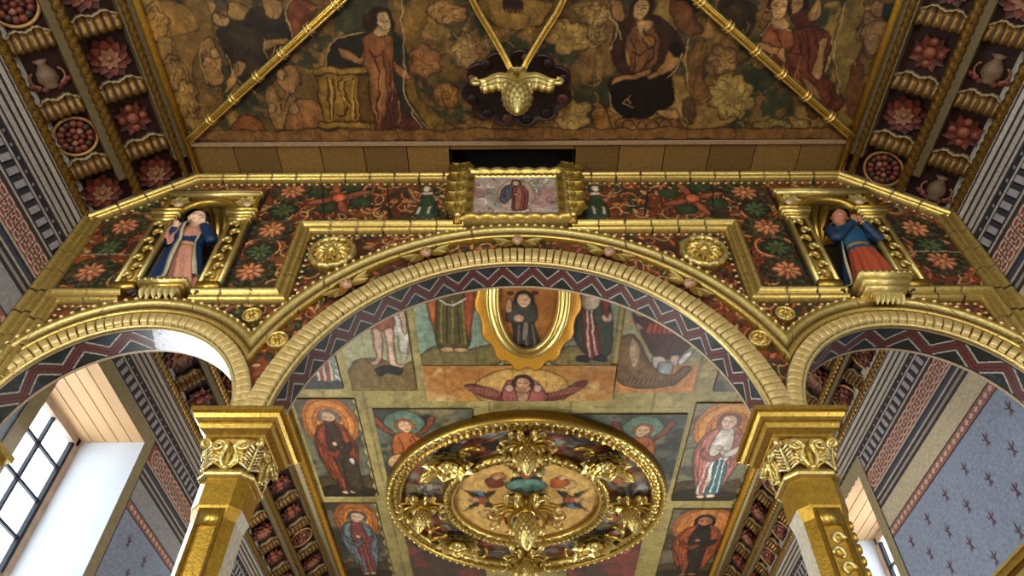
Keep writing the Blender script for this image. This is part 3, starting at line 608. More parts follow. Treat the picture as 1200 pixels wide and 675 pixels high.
# niche recess (side walls, back, floor) as part of the masonry
for s in(-1,1):
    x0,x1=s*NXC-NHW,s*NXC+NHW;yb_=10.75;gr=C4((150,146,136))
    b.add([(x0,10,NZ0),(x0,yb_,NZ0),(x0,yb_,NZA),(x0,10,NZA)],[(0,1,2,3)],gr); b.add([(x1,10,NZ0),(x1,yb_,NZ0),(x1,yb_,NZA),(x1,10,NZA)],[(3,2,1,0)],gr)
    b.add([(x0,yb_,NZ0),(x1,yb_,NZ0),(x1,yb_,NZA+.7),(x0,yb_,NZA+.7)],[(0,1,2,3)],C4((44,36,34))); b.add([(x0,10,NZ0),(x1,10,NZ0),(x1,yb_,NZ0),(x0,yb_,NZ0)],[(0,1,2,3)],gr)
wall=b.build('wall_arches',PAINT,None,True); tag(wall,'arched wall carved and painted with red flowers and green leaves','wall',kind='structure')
# zigzag soffits
def soffit(xc,zc,R,name,label,white=None):
    a0=math.asin(np.clip((ZSP-zc)/R,-1,1)); n=int(R*PI/.014);th=np.linspace(a0,PI-a0,n);v=np.linspace(0,1,60)
    T,Vv=np.meshgrid(th,v,indexing='ij'); s_=(T-PI/2)*R; p=.66 if R>3 else .86; tri=2*np.abs(2*((s_/p)%1)-1)-1
    cz=.48+.29*tri; d=np.abs(Vv-cz)
    I=np.empty(T.shape+(4,));I[:]=C4((26,32,28)); nz=vnoise(s_,Vv*.66,3,8)
    I[nz>.58]=C4((40,48,58)); 
    I[d<.19]=C4((70,34,32)); I[(d<.13)]=C4((92,46,42)); I[(d<.03)]=C4((66,30,28)); I[(d>.22)&(d<.26)]=C4((186,186,174)); I[(d>.19)&(d<.205)]=C4((150,140,124)); I[Vv<.05]=C4((170,160,130)); I[(Vv<.09)&(Vv>=.05)]=C4((24,18,16)); I[(Vv>.9)]=C4((170,152,120)); I[(Vv>.86)&(Vv<=.9)]=C4((22,16,14))
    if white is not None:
        m=(T<white+.06*Vv)&(Vv<.93); I[m]=C4((196,200,206)); I[m&(vnoise(s_,Vv*.66,7,3)>.66)]=C4((150,152,160))  # white with grey specks over the half below this angle
    A=np.stack([xc+R*np.cos(T),10.-.0+Vv*TH,zc+R*np.sin(T)],-1)
    m=MB();m.grid(A,I.reshape(-1,4)); o=m.build('soffit_'+name if 0 else 'arch_soffit',PAINT,None); tag(o,label,'arch',kind='structure')
soffit(0,ZA,R1,'m','zigzag painted underside of the wide middle arch')
soffit(-XB,ZB,R2,'l','zigzag and white underside of the left arch',math.radians(88))
soffit(XB,ZB,R2,'r','zigzag painted underside of the right arch')
# ------------------------------------------------------------------ gilded archivolts
def ringgrid(xc,zc,prof,th0,th1,n,mod=None,colf=None):
    A=np.zeros((n,len(prof),3));Cc=np.zeros((n,len(prof),4))
    for j,(r_,p) in enumerate(prof):
        a0=th0(r_) if callable(th0) else th0;a1=th1(r_) if callable(th1) else th1
        t=np.linspace(a0,a1,n); pp=p+(mod(t,j) if mod else 0)
        A[:,j]=np.stack([xc+r_*np.cos(t),10.-pp+0*t,zc+r_*np.sin(t)],-1); Cc[:,j]=colf(t,j) if colf else GOLD
    return A,Cc
GI,GO,SI,SO=5.28,5.63,2.63,2.98
def cusp(rm):                                          # where the two gilded rings meet, as (x,z) for this radius
    rs=SI+(rm-GI)*(SO-SI)/(GO-GI); d=math.hypot(XB,ZB-ZA); a=(rm*rm-rs*rs+d*d)/(2*d);h=math.sqrt(max(rm*rm-a*a,0)); ux,uz=XB/d,(ZB-ZA)/d
    return ux*a-uz*h, ZA+uz*a+ux*h
def joints(t,j,step,base):
    cc=np.tile(base,(len(t),1)); k=(t/step)%1; cc[k<.02]=JOINT; return cc
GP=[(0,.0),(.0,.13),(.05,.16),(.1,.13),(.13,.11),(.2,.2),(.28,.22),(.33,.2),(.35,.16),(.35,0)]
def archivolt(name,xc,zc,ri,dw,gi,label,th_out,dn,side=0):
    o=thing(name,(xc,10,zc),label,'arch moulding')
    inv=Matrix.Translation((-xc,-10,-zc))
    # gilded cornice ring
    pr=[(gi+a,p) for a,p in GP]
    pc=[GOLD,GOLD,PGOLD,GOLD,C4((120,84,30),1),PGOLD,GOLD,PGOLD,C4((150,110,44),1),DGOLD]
    A,Cc=ringgrid(xc,zc,pr,th_out[0],th_out[1],260,None,lambda t,j:joints(t,j,.16,pc[j]))
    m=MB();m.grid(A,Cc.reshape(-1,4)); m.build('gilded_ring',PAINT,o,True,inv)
    # bead row on its rim
    m=MB(); r_=gi+.31
    a0=th_out[0](r_) if callable(th_out[0]) else th_out[0];a1=th_out[1](r_) if callable(th_out[1]) else th_out[1]
    nb=int((a1-a0)*r_/.2)
    for k in range(nb):
        t=a0+(a1-a0)*(k+.5)/nb; ct,st=math.cos(t),math.sin(t); Rm=np.array([[-st,0,ct],[0,1,0],[ct,0,st]])
        m.ball((xc+r_*ct,10-.225,zc+r_*st),(.05,.035,.028),7,4,C4((226,206,150),.6),Rm)
    m.build('bead_row',PAINT,o,True,inv)
    # dentil band
    a0=math.asin((ZSP-zc)/ri)
    pr=[(ri,-.02),(ri,.06),(ri+.04,.08),(ri+.07,.07),(ri+.075,.12),(ri+.11,.15),(ri+dw*.55,.165),(ri+dw-.06,.16),(ri+dw-.02,.12),(ri+dw,0)]
    st=PI/dn
    def mod(t,j):
        k=(t/st)%1
        if 4<=j<=8: return np.where(k<.14,-.075,np.where(k>.96,-.05,.004*np.sin(PI*(k-.14)/.86)))
        return 0
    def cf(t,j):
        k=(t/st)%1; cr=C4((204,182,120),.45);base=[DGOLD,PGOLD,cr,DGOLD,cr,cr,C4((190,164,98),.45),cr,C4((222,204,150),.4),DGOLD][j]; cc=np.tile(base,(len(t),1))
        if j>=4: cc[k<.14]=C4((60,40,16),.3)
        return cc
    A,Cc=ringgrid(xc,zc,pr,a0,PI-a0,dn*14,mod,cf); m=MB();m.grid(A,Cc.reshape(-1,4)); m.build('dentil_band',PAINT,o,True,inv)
    return o
def mainR(r_): x,z=cusp(r_); return math.atan2(z-ZA,x)
def mainL(r_): return PI-mainR(r_)
def sideI(rs): rm=GI+(rs-SI)*(GO-GI)/(SO-SI); x,z=cusp(rm); return math.atan2(z-ZB,XB-x)   # measured from the +x axis of the left arch
def sideW(rs): return PI-math.acos(np.clip((10.15-XB)/rs,-1,1))
archivolt('arch_moulding',0,ZA,R1,.46,GI,'wide gilded moulding with dentils around the middle arch',(mainR,mainL),92)
archivolt('arch_moulding',-XB,ZB,R2,.35,SI,'gilded moulding with dentils around the left arch',(sideI,sideW),46)
archivolt('arch_moulding',XB,ZB,R2,.35,SI,'gilded moulding with dentils around the right arch',(lambda r_:PI-sideW(r_),lambda r_:PI-sideI(r_)),46)
# ------------------------------------------------------------------ straight gilded mouldings on the wall
def mould(path,prof,name,label,parent=None,closed=False,step=.62,beads=0,y=10.,kind='structure',relief=None,colr=None,seg=.03,cat='moulding'):
    P=np.array(path,float);n=len(P);m=MB();nrm=[]
    for i in range(n):
        a=P[i]-P[i-1] if (i>0 or closed) else None; d=P[(i+1)%n]-P[i] if (i<n-1 or closed) else None
        f=lambda v:np.array([-v[1],v[0]])/np.linalg.norm(v)
        if a is None: q=f(d)
        elif d is None: q=f(a)
        else: q=f(a)+f(d); q=q/(q@f(a))
        nrm.append(q)
    bd=MB()
    for i in range(n if closed else n-1):
        a,d=P[i],P[(i+1)%n];na,nd=nrm[i],nrm[(i+1)%n];L=np.linalg.norm(d-a);k=max(2,int(L/seg)+1);t=np.linspace(0,1,k)
        A=np.zeros((k,len(prof),3));Cc=np.zeros((k,len(prof),4)); nj=max(1,round(L/step)) if step else 1
        for j,(l,p) in enumerate(prof):
            q=(a+na*l)*(1-t[:,None])+(d+nd*l)*t[:,None]; pp=p+(relief(t*L,l,j) if relief else 0)
            A[:,j]=np.stack([q[:,0],y-pp+0*t,q[:,1]],-1); Cc[:,j]=(colr[j%len(colr)] if colr else (PGOLD if j%2 else GOLD))
            if step:
                e_=(d-a)/L; sd=((q-a)@e_); ph=(sd/L*nj)%1; Cc[(np.minimum(ph,1-ph)*L/nj<.02)&(sd>.1)&(sd<L-.1),j]=JOINT
        m.grid(A,Cc.reshape(-1,4),flip=True)
        if i==0 and not closed: m.add(A[0],[tuple(range(len(prof)))],GOLD)
        if i==n-2 and not closed: m.add(A[-1],[tuple(range(len(prof)))[::-1]],GOLD)
        if beads:
            nb=int(L/.19); e=(d-a)/L; na_=f(d-a)
            for q in range(nb):
                s_=(q+.5)/nb; pt=(a+nrm[i]*beads)*(1-s_)+(d+nrm[(i+1)%n]*beads)*s_
                bd.ball((pt[0],y-.06,pt[1]),(.05,.04,.03),6,4,C4((196,170,120),.5))
    o=m.build(name,PAINT,parent)
    if beads: bd.build('bead_row',PAINT,o)
    if parent is None: tag(o,label,cat,kind=kind)
    return o
HR=lambda w_:[(-w_,0),(-w_,.1),(-w_*.75,.17),(-w_*.4,.19),(-w_*.1,.16),(0,.13),(w_*.1,.16),(w_*.45,.23),(w_*.8,.22),(w_,.16),(w_,0)]
mould([(-10.02,13.42),(-8.02,15.12),(8.02,15.12),(10.02,13.42)],HR(.1),'trim_2','slim gilded cornice along the top of the arch wall',beads=-.22)
mould([(-9.98,7.7),(-9.98,13.42)],HR(.21),'trim_3','thick gilded corner moulding at the left end of the arch wall')
mould([(9.98,13.42),(9.98,7.7)],HR(.21),'trim_4','thick gilded corner moulding at the right end of the arch wall')
mould([(-9.6,8.6),(-9.6,10.76),(-8.2,10.76)],HR(.17),'trim_5','gilded ledge moulding left of the left niche',beads=-.26)
mould([(-6.75,10.76),(-4.9,10.76),(-4.9,13.08),(-1.25,13.08)],HR(.17),'trim_6','stepped gilded moulding left of the framed painting',beads=-.26)
mould([(1.25,13.08),(4.9,13.08),(4.9,10.76),(6.75,10.76)],HR(.17),'trim_7','stepped gilded moulding right of the framed painting',beads=-.26)
mould([(8.0,10.76),(9.6,10.76),(9.6,8.6)],HR(.17),'trim_8','gilded ledge moulding right of the right niche',beads=-.26)
# ------------------------------------------------------------------ framed painting over the middle arch
o=thing('framed_painting',(-.05,9.9,14.1),'gilt-framed silvery painting of a haloed standing figure over the middle arch','painting')
inv=Matrix.Translation((.05,-9.9,-14.1))
pc=Cv(-1.05,.95,13.45,15.0,60,(170,150,136),.03,40)
pc.blot((150,84,76),1.6,.55,41,.6);pc.blot((120,130,112),1.9,.57,42,.6);pc.blot((206,196,180),2.6,.6,43,.5)
for i in range(40):
    x,z=RNG.uniform(-1,.9),RNG.uniform(13.5,14.95);t=np.linspace(0,3,6);R=RNG.uniform(.06,.16);a=RNG.uniform(0,6); pc.line(np.stack([x+R*np.cos(a+t),z+R*np.sin(a+t)],-1),.02,[(120,56,50),(96,104,86),(222,210,190)][i%3],raw=True,sm=False)
pc.ell((-.03,14.2),.46,.68,(186,160,136),raw=True,ol=.02,olc=(110,84,70))
pc.poly([(-.02,14.6),(-.2,14.62),(-.36,14.45),(-.42,14.1),(-.34,13.85),(-.2,13.95),(-.1,14.2)],(96,100,104),raw=True,ol=.035)
pc.poly([(.0,14.58),(.16,14.56),(.27,14.3),(.25,13.9),(.2,13.62),(.04,13.56),(-.12,13.62),(-.1,14.0),(-.12,14.4)],(150,84,70),raw=True,ol=.03,shade=.5)
pc.poly([(.02,14.5),(.12,14.3),(.1,13.9),(.05,13.62),(-.06,13.64),(-.05,14.0)],(176,112,92),raw=True,ol=.015)
pc.ell((-.02,14.22),.07,.06,(206,160,126),raw=True,ol=.02)
pc.face((-.03,14.7),.11,(206,162,124),(80,50,34),f=-1)
for a in ([(-.3,14.5),(-.3,14.2),(-.24,13.95)],[(-.2,14.55),(-.2,14.2)],[(-.36,14.3),(-.3,14.0)],[(.14,14.45),(.18,14.1),(.14,13.65)],[(-.04,14.3),(-.06,13.9),(-.05,13.62)]): pc.line(a,.016,(50,26,22),raw=True)
A=np.stack([pc.X,np.full_like(pc.X,9.78),pc.Y],-1); m=MB(); m.grid(A,pc.finish(.35).reshape(-1,4)); m.box((-1.1,9.8,13.4),(1.0,10.0,15.05),C4((60,40,20))); m.build('canvas',PAINT,o,False,inv)
FP=[(-.17,0),(-.17,.2),(-.12,.3),(-.04,.34),(.02,.3),(.06,.24),(.1,.27),(.14,.25),(.17,.2),(.2,.17)]
rel=lambda s,l,j: (.05*np.abs(np.sin(s*9))*(1 if 1<j<4 else 0)+.02*np.sin(s*40)*(j==6))
fr=mould([(-1.2,13.3),(1.1,13.3),(1.1,15.12),(-1.2,15.12)],FP,'frame','',o,True,0,relief=rel); fr.data.transform(inv)
for s in(-1,1):                                          # carved foliage down both sides of the frame
    m=MB()
    for k in range(5):
        zz=13.3+k*.42;g=leafgrid(.5,.2,.2,2,10,7,.3);xc=-.05+s*1.33
        for q in (.35,-.6):
            a=PI/2+s*q;Rm=np.array([[math.cos(a),-math.sin(a),0],[0,0,-1],[math.sin(a),math.cos(a),0]]); m.grid(g@Rm.T+np.array([xc,9.72,zz]),GOLD)
        m.ball((xc,9.7,zz),(.1,.08,.09),7,5,PGOLD)
    m.box((-.05+s*1.33-.1,9.75,13.1),(-.05+s*1.33+.1,10,15.2),DGOLD); m.build('carved_side',PAINT,o,True,inv)
# ------------------------------------------------------------------ roundels, rosettes, cherub heads
def roundel(x,z,R,label,name='gilded_roundel',grp=None,pet=12,depth=.22):
    o=thing(name,(x,10,z),label,'rosette',grp); m=MB(); n=72
    f=lambda R_,T,Z_: R_
    P=[(R*1.0,0),(R*1.02,depth*.5),(R*.97,depth*.85),(R*.86,depth),(R*.78,depth*.8),(R*.76,depth*.62),(R*.62,depth*.8),(R*.45,depth*1.0),(R*.3,depth*.85),(R*.24,depth*.7),(R*.2,depth*1.1),(R*.1,depth*1.4),(.001,depth*1.45)]
    th=np.arange(n)*2*PI/n;A=np.zeros((len(P),n,3));cc=np.zeros((len(P),n,4))
    for i,(r_,d) in enumerate(P):
        dd=np.full(n,d)
        if i in(2,3): dd=d+.03*np.abs(np.sin(th*16))
        if 5<=i<=8: dd=d+.07*R/.5*np.cos(th*pet+i*.5)
        rr=r_*(1+(.03*np.cos(th*16) if i<3 else 0)); A[i]=np.stack([rr*np.cos(th),-dd,rr*np.sin(th)],-1); cc[i]=PGOLD if i in(2,3,7,11) else GOLD
        if i in(5,): cc[i]=C4((84,56,22),.5)
    m.grid(A,cc.reshape(-1,4),cu=True,flip=False); m.build('disc',PAINT,o)
    if R>.4:
        m=MB()
        for k in range(8):
            a=k*PI/4;g=leafgrid(R*.62,R*.16,.15,2,8,5,.4);Rm=np.array([[math.cos(a),-math.sin(a),0],[0,0,-1],[math.sin(a),math.cos(a),0]]);m.grid(g@Rm.T+np.array([0,-depth*.8,0]),PGOLD)
        m.build('petals',PAINT,o)
    return o
for s,n_ in((-1,'left'),(1,'right')):
    roundel(s*4.08,12.12,.52,'large round gilded rosette above the %s haunch of the middle arch'%n_)
    roundel(s*5.33,10.2,.2,'small gilded rosette above the cusp between middle and %s arch'%n_,'gilded_rosette',None,8,.12)
    roundel(s*4.64,9.5,.21,'small gilded rosette low on the %s side of the middle arch frieze'%n_,'gilded_rosette',None,8,.14)
def cherub(x,z,label):
    ang=math.atan2(z-ZA,x)-PI/2
    o=thing('cherub_head',(x,9.97,z),label,'cherub','winged cherub heads on the middle arch',(0,-ang,0)); m=MB()
    m.ball((0,-.14,0),(.105,.11,.13),12,9,C4((176,140,110),.1)); m.ball((0,-.255,-.01),(.022,.03,.03),6,4,C4((170,130,100))); m.ball((.04,-.235,.025),.018,5,4,C4((40,24,16)));m.ball((-.04,-.235,.025),.018,5,4,C4((40,24,16))); m.ball((0,-.235,-.06),(.03,.015,.012),5,4,C4((150,70,60)))
    m.build('head',PAINT,o)
    m=MB()
    for k in range(7): a=k*PI/6; m.ball((.1*math.cos(a),-.12,.03+.1*math.sin(a)),(.045,.07,.045),6,4,C4((150,110,60),.4))
    m.build('hair',PAINT,o)
    for s in(-1,1):
        m=MB()
        for k in range(4):
            g=leafgrid(.52-.06*k,.08,.12,0,8,5,.25);a=(.22-.3*k) if s>0 else PI-(.22-.3*k);Rm=np.array([[math.cos(a),-math.sin(a),0],[0,0,-1],[math.sin(a),math.cos(a),0]]);m.grid(g@Rm.T+np.array([s*.06,-.06-.02*k,-.02]),GOLD if k%2 else PGOLD)
        m.build('wing',PAINT,o)
for x,l in ((0,'winged cherub head at the top of the middle arch'),(-2.0,'winged cherub head just left of the top of the middle arch'),(2.0,'winged cherub head just right of the top of the middle arch'),(-3.56,'winged cherub head on the left haunch of the middle arch'),(3.56,'winged cherub head on the right haunch of the middle arch')):
    cherub(x,ZA+math.sqrt(5.09**2-x*x),l)
# ================================================================== NICHE FRAMES
def scrollrelief(m,x,z0,z1,w_,y,n):
    for k in range(n):
        zz=z0+(z1-z0)*(k+.5)/n; s=1 if k%2 else -1
        t=np.linspace(0,4.4,14);R=w_*(.95-.13*t); m.tube(np.stack([x+s*w_*.15+R*np.cos(t*s+ (0 if s>0 else PI))*.8,0*t+y-.02,zz+R*np.sin(t)*1.],-1),np.linspace(.05,.025,14),6,PGOLD)
        g=leafgrid(w_*1.5,w_*.5,.2,2,8,5,.3);a=PI/2-s*.8;Rm=np.array([[math.cos(a),-math.sin(a),0],[0,0,-1],[math.sin(a),math.cos(a),0]]);m.grid(g@Rm.T+np.array([x-s*w_*.3,y,zz-.25*w_]),GOLD)
def niche(s,label):
    xc=s*NXC; o=thing('niche_frame',(xc,10,11.),label,'niche'); inv=Matrix.Translation((-xc,-10,-11.))
    for q in(-1,1):                                      # pilasters
        x=xc+q*.88; m=MB(); m.box((x-.2,9.86,10.95),(x+.2,10,13.3),DGOLD)
        for e in(-1,1): m.box((x+e*.2-.035,9.8,10.95),(x+e*.2+.035,10,13.3),PGOLD)
        m.box((x-.24,9.78,10.93),(x+.24,10,11.1),GOLD)
        scrollrelief(m,x,11.15,13.25,.15,9.84,7); m.build('pilaster',PAINT,o,True,inv)
        m=MB()
        for a,zz,h in ((.25,13.3,.07),(.29,13.38,.06),(.33,13.45,.1),(.37,13.56,.05)): m.box((x-a,10-a*.85,zz),(x+a,10,zz+h),PGOLD if h>.06 else GOLD)
        m.build('pilaster_capital',PAINT,o,True,inv)
    m=MB()                                               # arched band and spandrels
    th=np.linspace(0,PI,40); pr=[(NHW,-.02),(NHW,.12),(NHW+.05,.16),(NHW+.1,.15),(NHW+.13,.1),(NHW+.17,.12),(NHW+.17,0)]
    A=np.stack([np.stack([xc+r_*np.cos(th),10-p+0*th,NZA+.02+r_*np.sin(th)*.98],-1) for r_,p in pr],1); m.grid(A,GOLD,flip=True)
    for q in(-1,1):
        V=[(xc+q*(NHW+.1)*math.cos(t),9.96,NZA+(NHW+.1)*math.sin(t)) for t in np.linspace(0,PI/2,12)]+[(xc,9.96,14.3),(xc+q*1.05,9.96,14.3),(xc+q*1.05,9.96,NZA)]
        m.add(V+[(xc+q*.9,9.96,14.15)],[(len(V),i,(i+1)%len(V)) for i in range(len(V))],C4((150,112,40),.9))
        m.ball((xc+q*.84,9.93,14.06),(.12,.06,.09),8,5,C4((206,176,140),.3))
        for k in range(4):
            g=leafgrid(.42-.05*k,.1,.2,2,8,5,.3);a=(PI/2 if q<0 else PI/2)+q*(-.2+.75*k-.9);Rm=np.array([[math.cos(a),-math.sin(a),0],[0,0,-1],[math.sin(a),math.cos(a),0]]);m.grid(g@Rm.T+np.array([xc+q*.78,9.94,14.0]),PGOLD)
    m.build('arched_band',PAINT,o,True,inv)
    m=MB()                                               # outer square frame
    for a,zz,h in ((1.1,14.3,.06),(1.14,14.36,.08),(1.1,14.44,.03)): m.box((xc-a,9.78,zz),(xc+a,10,zz+h),PGOLD if h>.05 else GOLD)
    for q in(-1,1): m.box((xc+q*1.07-.05,9.84,13.6),(xc+q*1.07+.05,10,14.32),GOLD)
    m.build('outer_moulding',PAINT,o,True,inv)
    m=MB(); u=np.linspace(0,PI,97)[:,None];v=np.linspace(0,PI/2,14)[None,:]     # fluted shell conch
    fl=.06*np.abs(np.sin(u*8.5))*np.sin(v+.25); R=(NHW-.01)*(1-fl)
    A=np.stack([xc+R*np.cos(u)*np.sin(v)*1.,10.02+.72*np.cos(v)*(1-fl)+0*u,NZA+R*np.sin(u)*np.sin(v)],-1)
    cc=np.empty(A.shape[:2]+(4,));cc[:]=GOLD; cc[np.broadcast_to(np.abs(np.sin(u*8.5))>.93,cc.shape[:2])]=DGOLD; m.grid(A,cc.reshape(-1,4)); m.build('shell',PAINT,o,True,inv)
    lx=xc*1.0-s*.02 if s<0 else xc+.02
    m=MB()
    if s<0: steps=[(.38,.32,10.72,.1),(.46,.36,10.82,.08),(.52,.42,10.9,.1)]
    else: steps=[(.3,.36,10.45,.08),(.42,.5,10.53,.1),(.46,.58,10.63,.12),(.54,.68,10.75,.1)]
    for a,p,zz,h in steps: m.box((lx-a,10-p,zz),(lx+a,10,zz+h),PGOLD if h>.09 else GOLD)
    nb=int(steps[-1][0]*2/.12); zz=steps[-1][2]+steps[-1][3]*.5
    for k in range(nb): m.ball((lx-steps[-1][0]+(k+.5)*2*steps[-1][0]/nb,10-steps[-1][1],zz),(.035,.03,.045),6,4,PGOLD)
    for k in range(6):
        a=-steps[0][0]+(k+.5)*steps[0][0]/3; g=leafgrid(.3,.07,-.3,0,7,5,.3); Rm=np.array([[0,1,0],[0,0,-1],[-1,0,0]]); m.grid(g@Rm.T+np.array([lx+a,10-steps[0][1]-.02,steps[0][2]+.1]),PGOLD)
    m.build('ledge',PAINT,o,True,inv)
    for q in(-1,1):
        m=MB();t=np.linspace(0,4.5,14); m.tube(np.stack([lx+q*(.62+.1*np.cos(t)*(1-t/7)),9.85+0*t,10.78+.12*np.sin(t)*(1-t/7)],-1),np.linspace(.07,.03,14),7,C4((58,50,40),.4))
        m.build('scroll_bracket',PAINT,o,True,inv)
niche(-1,'gilded left niche frame with shell top and scroll pilasters')
niche(1,'gilded right niche frame with shell top above a deep bracket')
# ================================================================== STATUES
def statue(name,loc,label,H,dress,mantle,skin,veil,lean,look,hands,mant,skirt=None,elb=None,mz=.86):
    o=thing(name,loc,label,'statue'); nz_,na=60,72
    t=np.linspace(0,1,nz_)[:,None];a=np.linspace(0,2*PI,na,endpoint=False)[None,:]   # a=0 -> +x, -pi/2 -> front
    ks=[0,.08,.3,.48,.58,.68,.78,.84,.88,.93]; kx=[.40,.37,.33,.27,.23,.29,.34,.30,.15,.10]; ky=[.30,.28,.25,.2,.17,.21,.21,.17,.12,.10]
    tt=t*.93; rx=np.interp(tt,ks,kx);ry=np.interp(tt,ks,ky)
    fold=1+(.12*np.sin(a*12+1.5*np.sin(tt*3)+1.5*np.sin(a*2))+.04*np.sin(a*25+tt*4))*np.clip((.62-tt)*3,0,1)
    lx=lean*(np.sin(tt*PI*.6))+.05*np.sin(tt*5)
    X=(rx*fold*np.cos(a)+lx)*1.0;Y=ry*fold*np.sin(a)-.02*np.sin(tt*4);Z=tt*H*.93+0*a
    cc=np.empty(X.shape+(4,));cc[:]=C4(dress)
    if skirt is not None: cc[:, :][np.broadcast_to(tt<.5,X.shape)]=C4(skirt)
    if skirt is None: cc[np.broadcast_to((tt>.6)&(tt<.7+.03*np.cos(a*2)),X.shape)]=C4(mantle)
    cc[np.broadcast_to(tt>.865,X.shape)]=C4(skin)
    cc[np.broadcast_to((tt>.845)&(tt<=.865),X.shape)]=C4((200,166,110),.4)
    cc[np.broadcast_to((tt>.545)&(tt<.57),X.shape)]=C4((190,150,80),.5)
    cc[:2]=C4((196,160,90),.5)
    m=MB();m.grid(np.stack([X,Y,Z],-1),cc.reshape(-1,4),cu=True)
    m.add([(0,0,0)]+[tuple(v) for v in np.stack([X[0],Y[0],Z[0]],-1)],[(0,(i+1)%na+1,i+1) for i in range(na)],C4(dress)); m.build('robe',PAINT,o)
    # head with face
    hx=lean*math.sin(.93*PI*.6)+.05*math.sin(4.6); hz=H*.935; hr=H*.074
    u=np.linspace(.02,PI-.02,30)[:,None];v=np.linspace(0,2*PI,40,endpoint=False)[None,:]
    sx=np.sin(u)*np.cos(v);sy=np.sin(u)*np.sin(v);sz=np.cos(u)+0*v
    W=.80*(1-.2*np.clip(-sz,0,1)**1.5); gx=sx*W;gy=sy*.95;gz=sz*1.22
    front=np.clip(-sy,0,1); g=lambda cx,cz,wx,wz:np.exp(-((gx-cx)/wx)**2-((gz-cz)/wz)**2)*front
    dep=.24*g(0,-.12,.11,.22)+.07*g(0,.15,.07,.2)-.12*(g(.3,.14,.16,.12)+g(-.3,.14,.16,.12))+.09*g(0,-.56,.18,.08)+.05*g(0,-.92,.25,.16)+.05*(g(.32,.34,.22,.08)+g(-.32,.34,.22,.08))+.05*(g(.42,-.25,.22,.25)+g(-.42,-.25,.22,.25))
    gy=gy-dep; hc=np.empty(gx.shape+(4,));hc[:]=C4(skin)
    f=front>.25
    for ex in(-.3,.3):
        e=((gx-ex)/.15)**2+((gz-.13)/.075)**2; hc[(e<1)&f]=C4((226,214,196)); hc[((gx-ex)**2+(gz-.13)**2<.006)&f]=C4((40,24,18)); hc[(np.abs(gz-.36-.05*np.cos((gx-ex)*8))<.035)&(np.abs(gx-ex)<.22)&f]=C4((66,40,26)); hc[(np.abs(gz-.215)<.025)&(np.abs(gx-ex)<.17)&f]=C4((60,34,24))
    hc[(((gx)/.2)**2+((gz+.56)/.07)**2<1)&f]=C4((160,70,62)); hc[(((np.abs(gx)-.45)/.2)**2+((gz+.3)/.18)**2<1)&f]=hc[(((np.abs(gx)-.45)/.2)**2+((gz+.3)/.18)**2<1)&f]*np.array([1.05,.85,.8,1])
    Rh=np.array(Matrix.Rotation(look[0],3,'Z')@Matrix.Rotation(look[1],3,'X')@Matrix.Rotation(look[2],3,'Y'))
    Hd=lambda A: (A*hr)@Rh.T+np.array([hx,-.03,hz])
    m=MB();m.grid(Hd(np.stack([gx,gy,gz],-1)),hc.reshape(-1,4),cu=True,flip=True)
    for q in(-1,1): m.ball(Hd(np.array([q*.8,.02,.0])),(hr*.1,hr*.2,hr*.28),8,6,C4(skin))
    m.build('head',PAINT,o)
    # hair / veil : shell over the back of the head falling to the shoulders
    u=np.linspace(0,1,22)[:,None];v=np.linspace(-.7*PI,.7*PI,40)[None,:]
    Rr=np.where(u<.5,np.sin(u*PI),1+.45*(u-.5)); zz=np.where(u<.5,1.32*np.cos(u*PI),-3.6*(u-.5)); wv=1+.06*np.sin(v*9+u*5)*u
    A=np.stack([Rr*1.18*np.sin(v)*wv,.02+Rr*1.15*np.cos(v)*wv,zz*1.03+0*v],-1)
    m=MB();m.grid(Hd(A),C4(veil)); A2=A*1.06; m.grid(Hd(A2),C4(veil),flip=True); m.build('veil',PAINT,o)
    # mantle: over one shoulder, round the back and across the lap
    u=np.linspace(0,1,44)[:,None];v=np.linspace(mant[0],mant[1],50)[None,:]
    z=(mz-.84*u*(mant[2]+(1-mant[2])*np.clip((v-mant[0])/(mant[1]-mant[0]),0,1)))
    rx=np.interp(z,ks,kx);ry=np.interp(z,ks,ky); fo=1.16+.07*np.sin(v*7+u*6)+.04*np.sin(v*15)+.2*u
    lx=lean*np.sin(z*PI*.6)
    A=np.stack([rx*fo*np.cos(v)+lx,ry*fo*1.15*np.sin(v),z*H],-1); cc=np.empty(A.shape[:2]+(4,));cc[:]=C4(mantle); e=.035
    cc[:, -2:]=C4((206,196,160),.3);cc[:, :2]=C4((206,196,160),.3);cc[-1:]=C4((206,196,160),.3)
    m=MB();m.grid(A,cc.reshape(-1,4),flip=True); A2=A.copy();A2[...,0]=lx+(A[...,0]-lx)*.96;A2[...,1]*=.94; m.grid(A2,cc.reshape(-1,4)*np.array([.6,.6,.6,1])); m.build('mantle',PAINT,o)
    # arms and hands
    for q,(hand,ang) in zip((-1,1),hands):
        sh=np.array([hx*.8+q*.3,-.02,H*.77]);hd=np.array(hand,float)*np.array([1,1,H]); el=(sh+hd)/2+np.array([q*.16,-.02,-.2]) if elb is None else np.array(elb[0 if q<0 else 1])*np.array([1,1,H])
        P=spline([sh,(sh*.4+el*.6),el,(el*.4+hd*.6),hd],5,False); n=len(P)
        m=MB();R=np.interp(np.linspace(0,1,n),[0,.2,.5,.9,1],[.12,.125,.105,.085,.075])*(1+.08*np.sin(np.arange(n)*1.7)); m.tube(P,R,12,C4(mantle)); m.tube([hd+(el-hd)*.06,hd+(el-hd)*.01],[.085,.085],10,C4((210,180,120),.5)); m.build('sleeve',PAINT,o)
        m=MB();d=np.array(ang,float);d/=np.linalg.norm(d); side_=np.cross(d,[0,1,0]);side_/=np.linalg.norm(side_);nn=np.cross(side_,d)
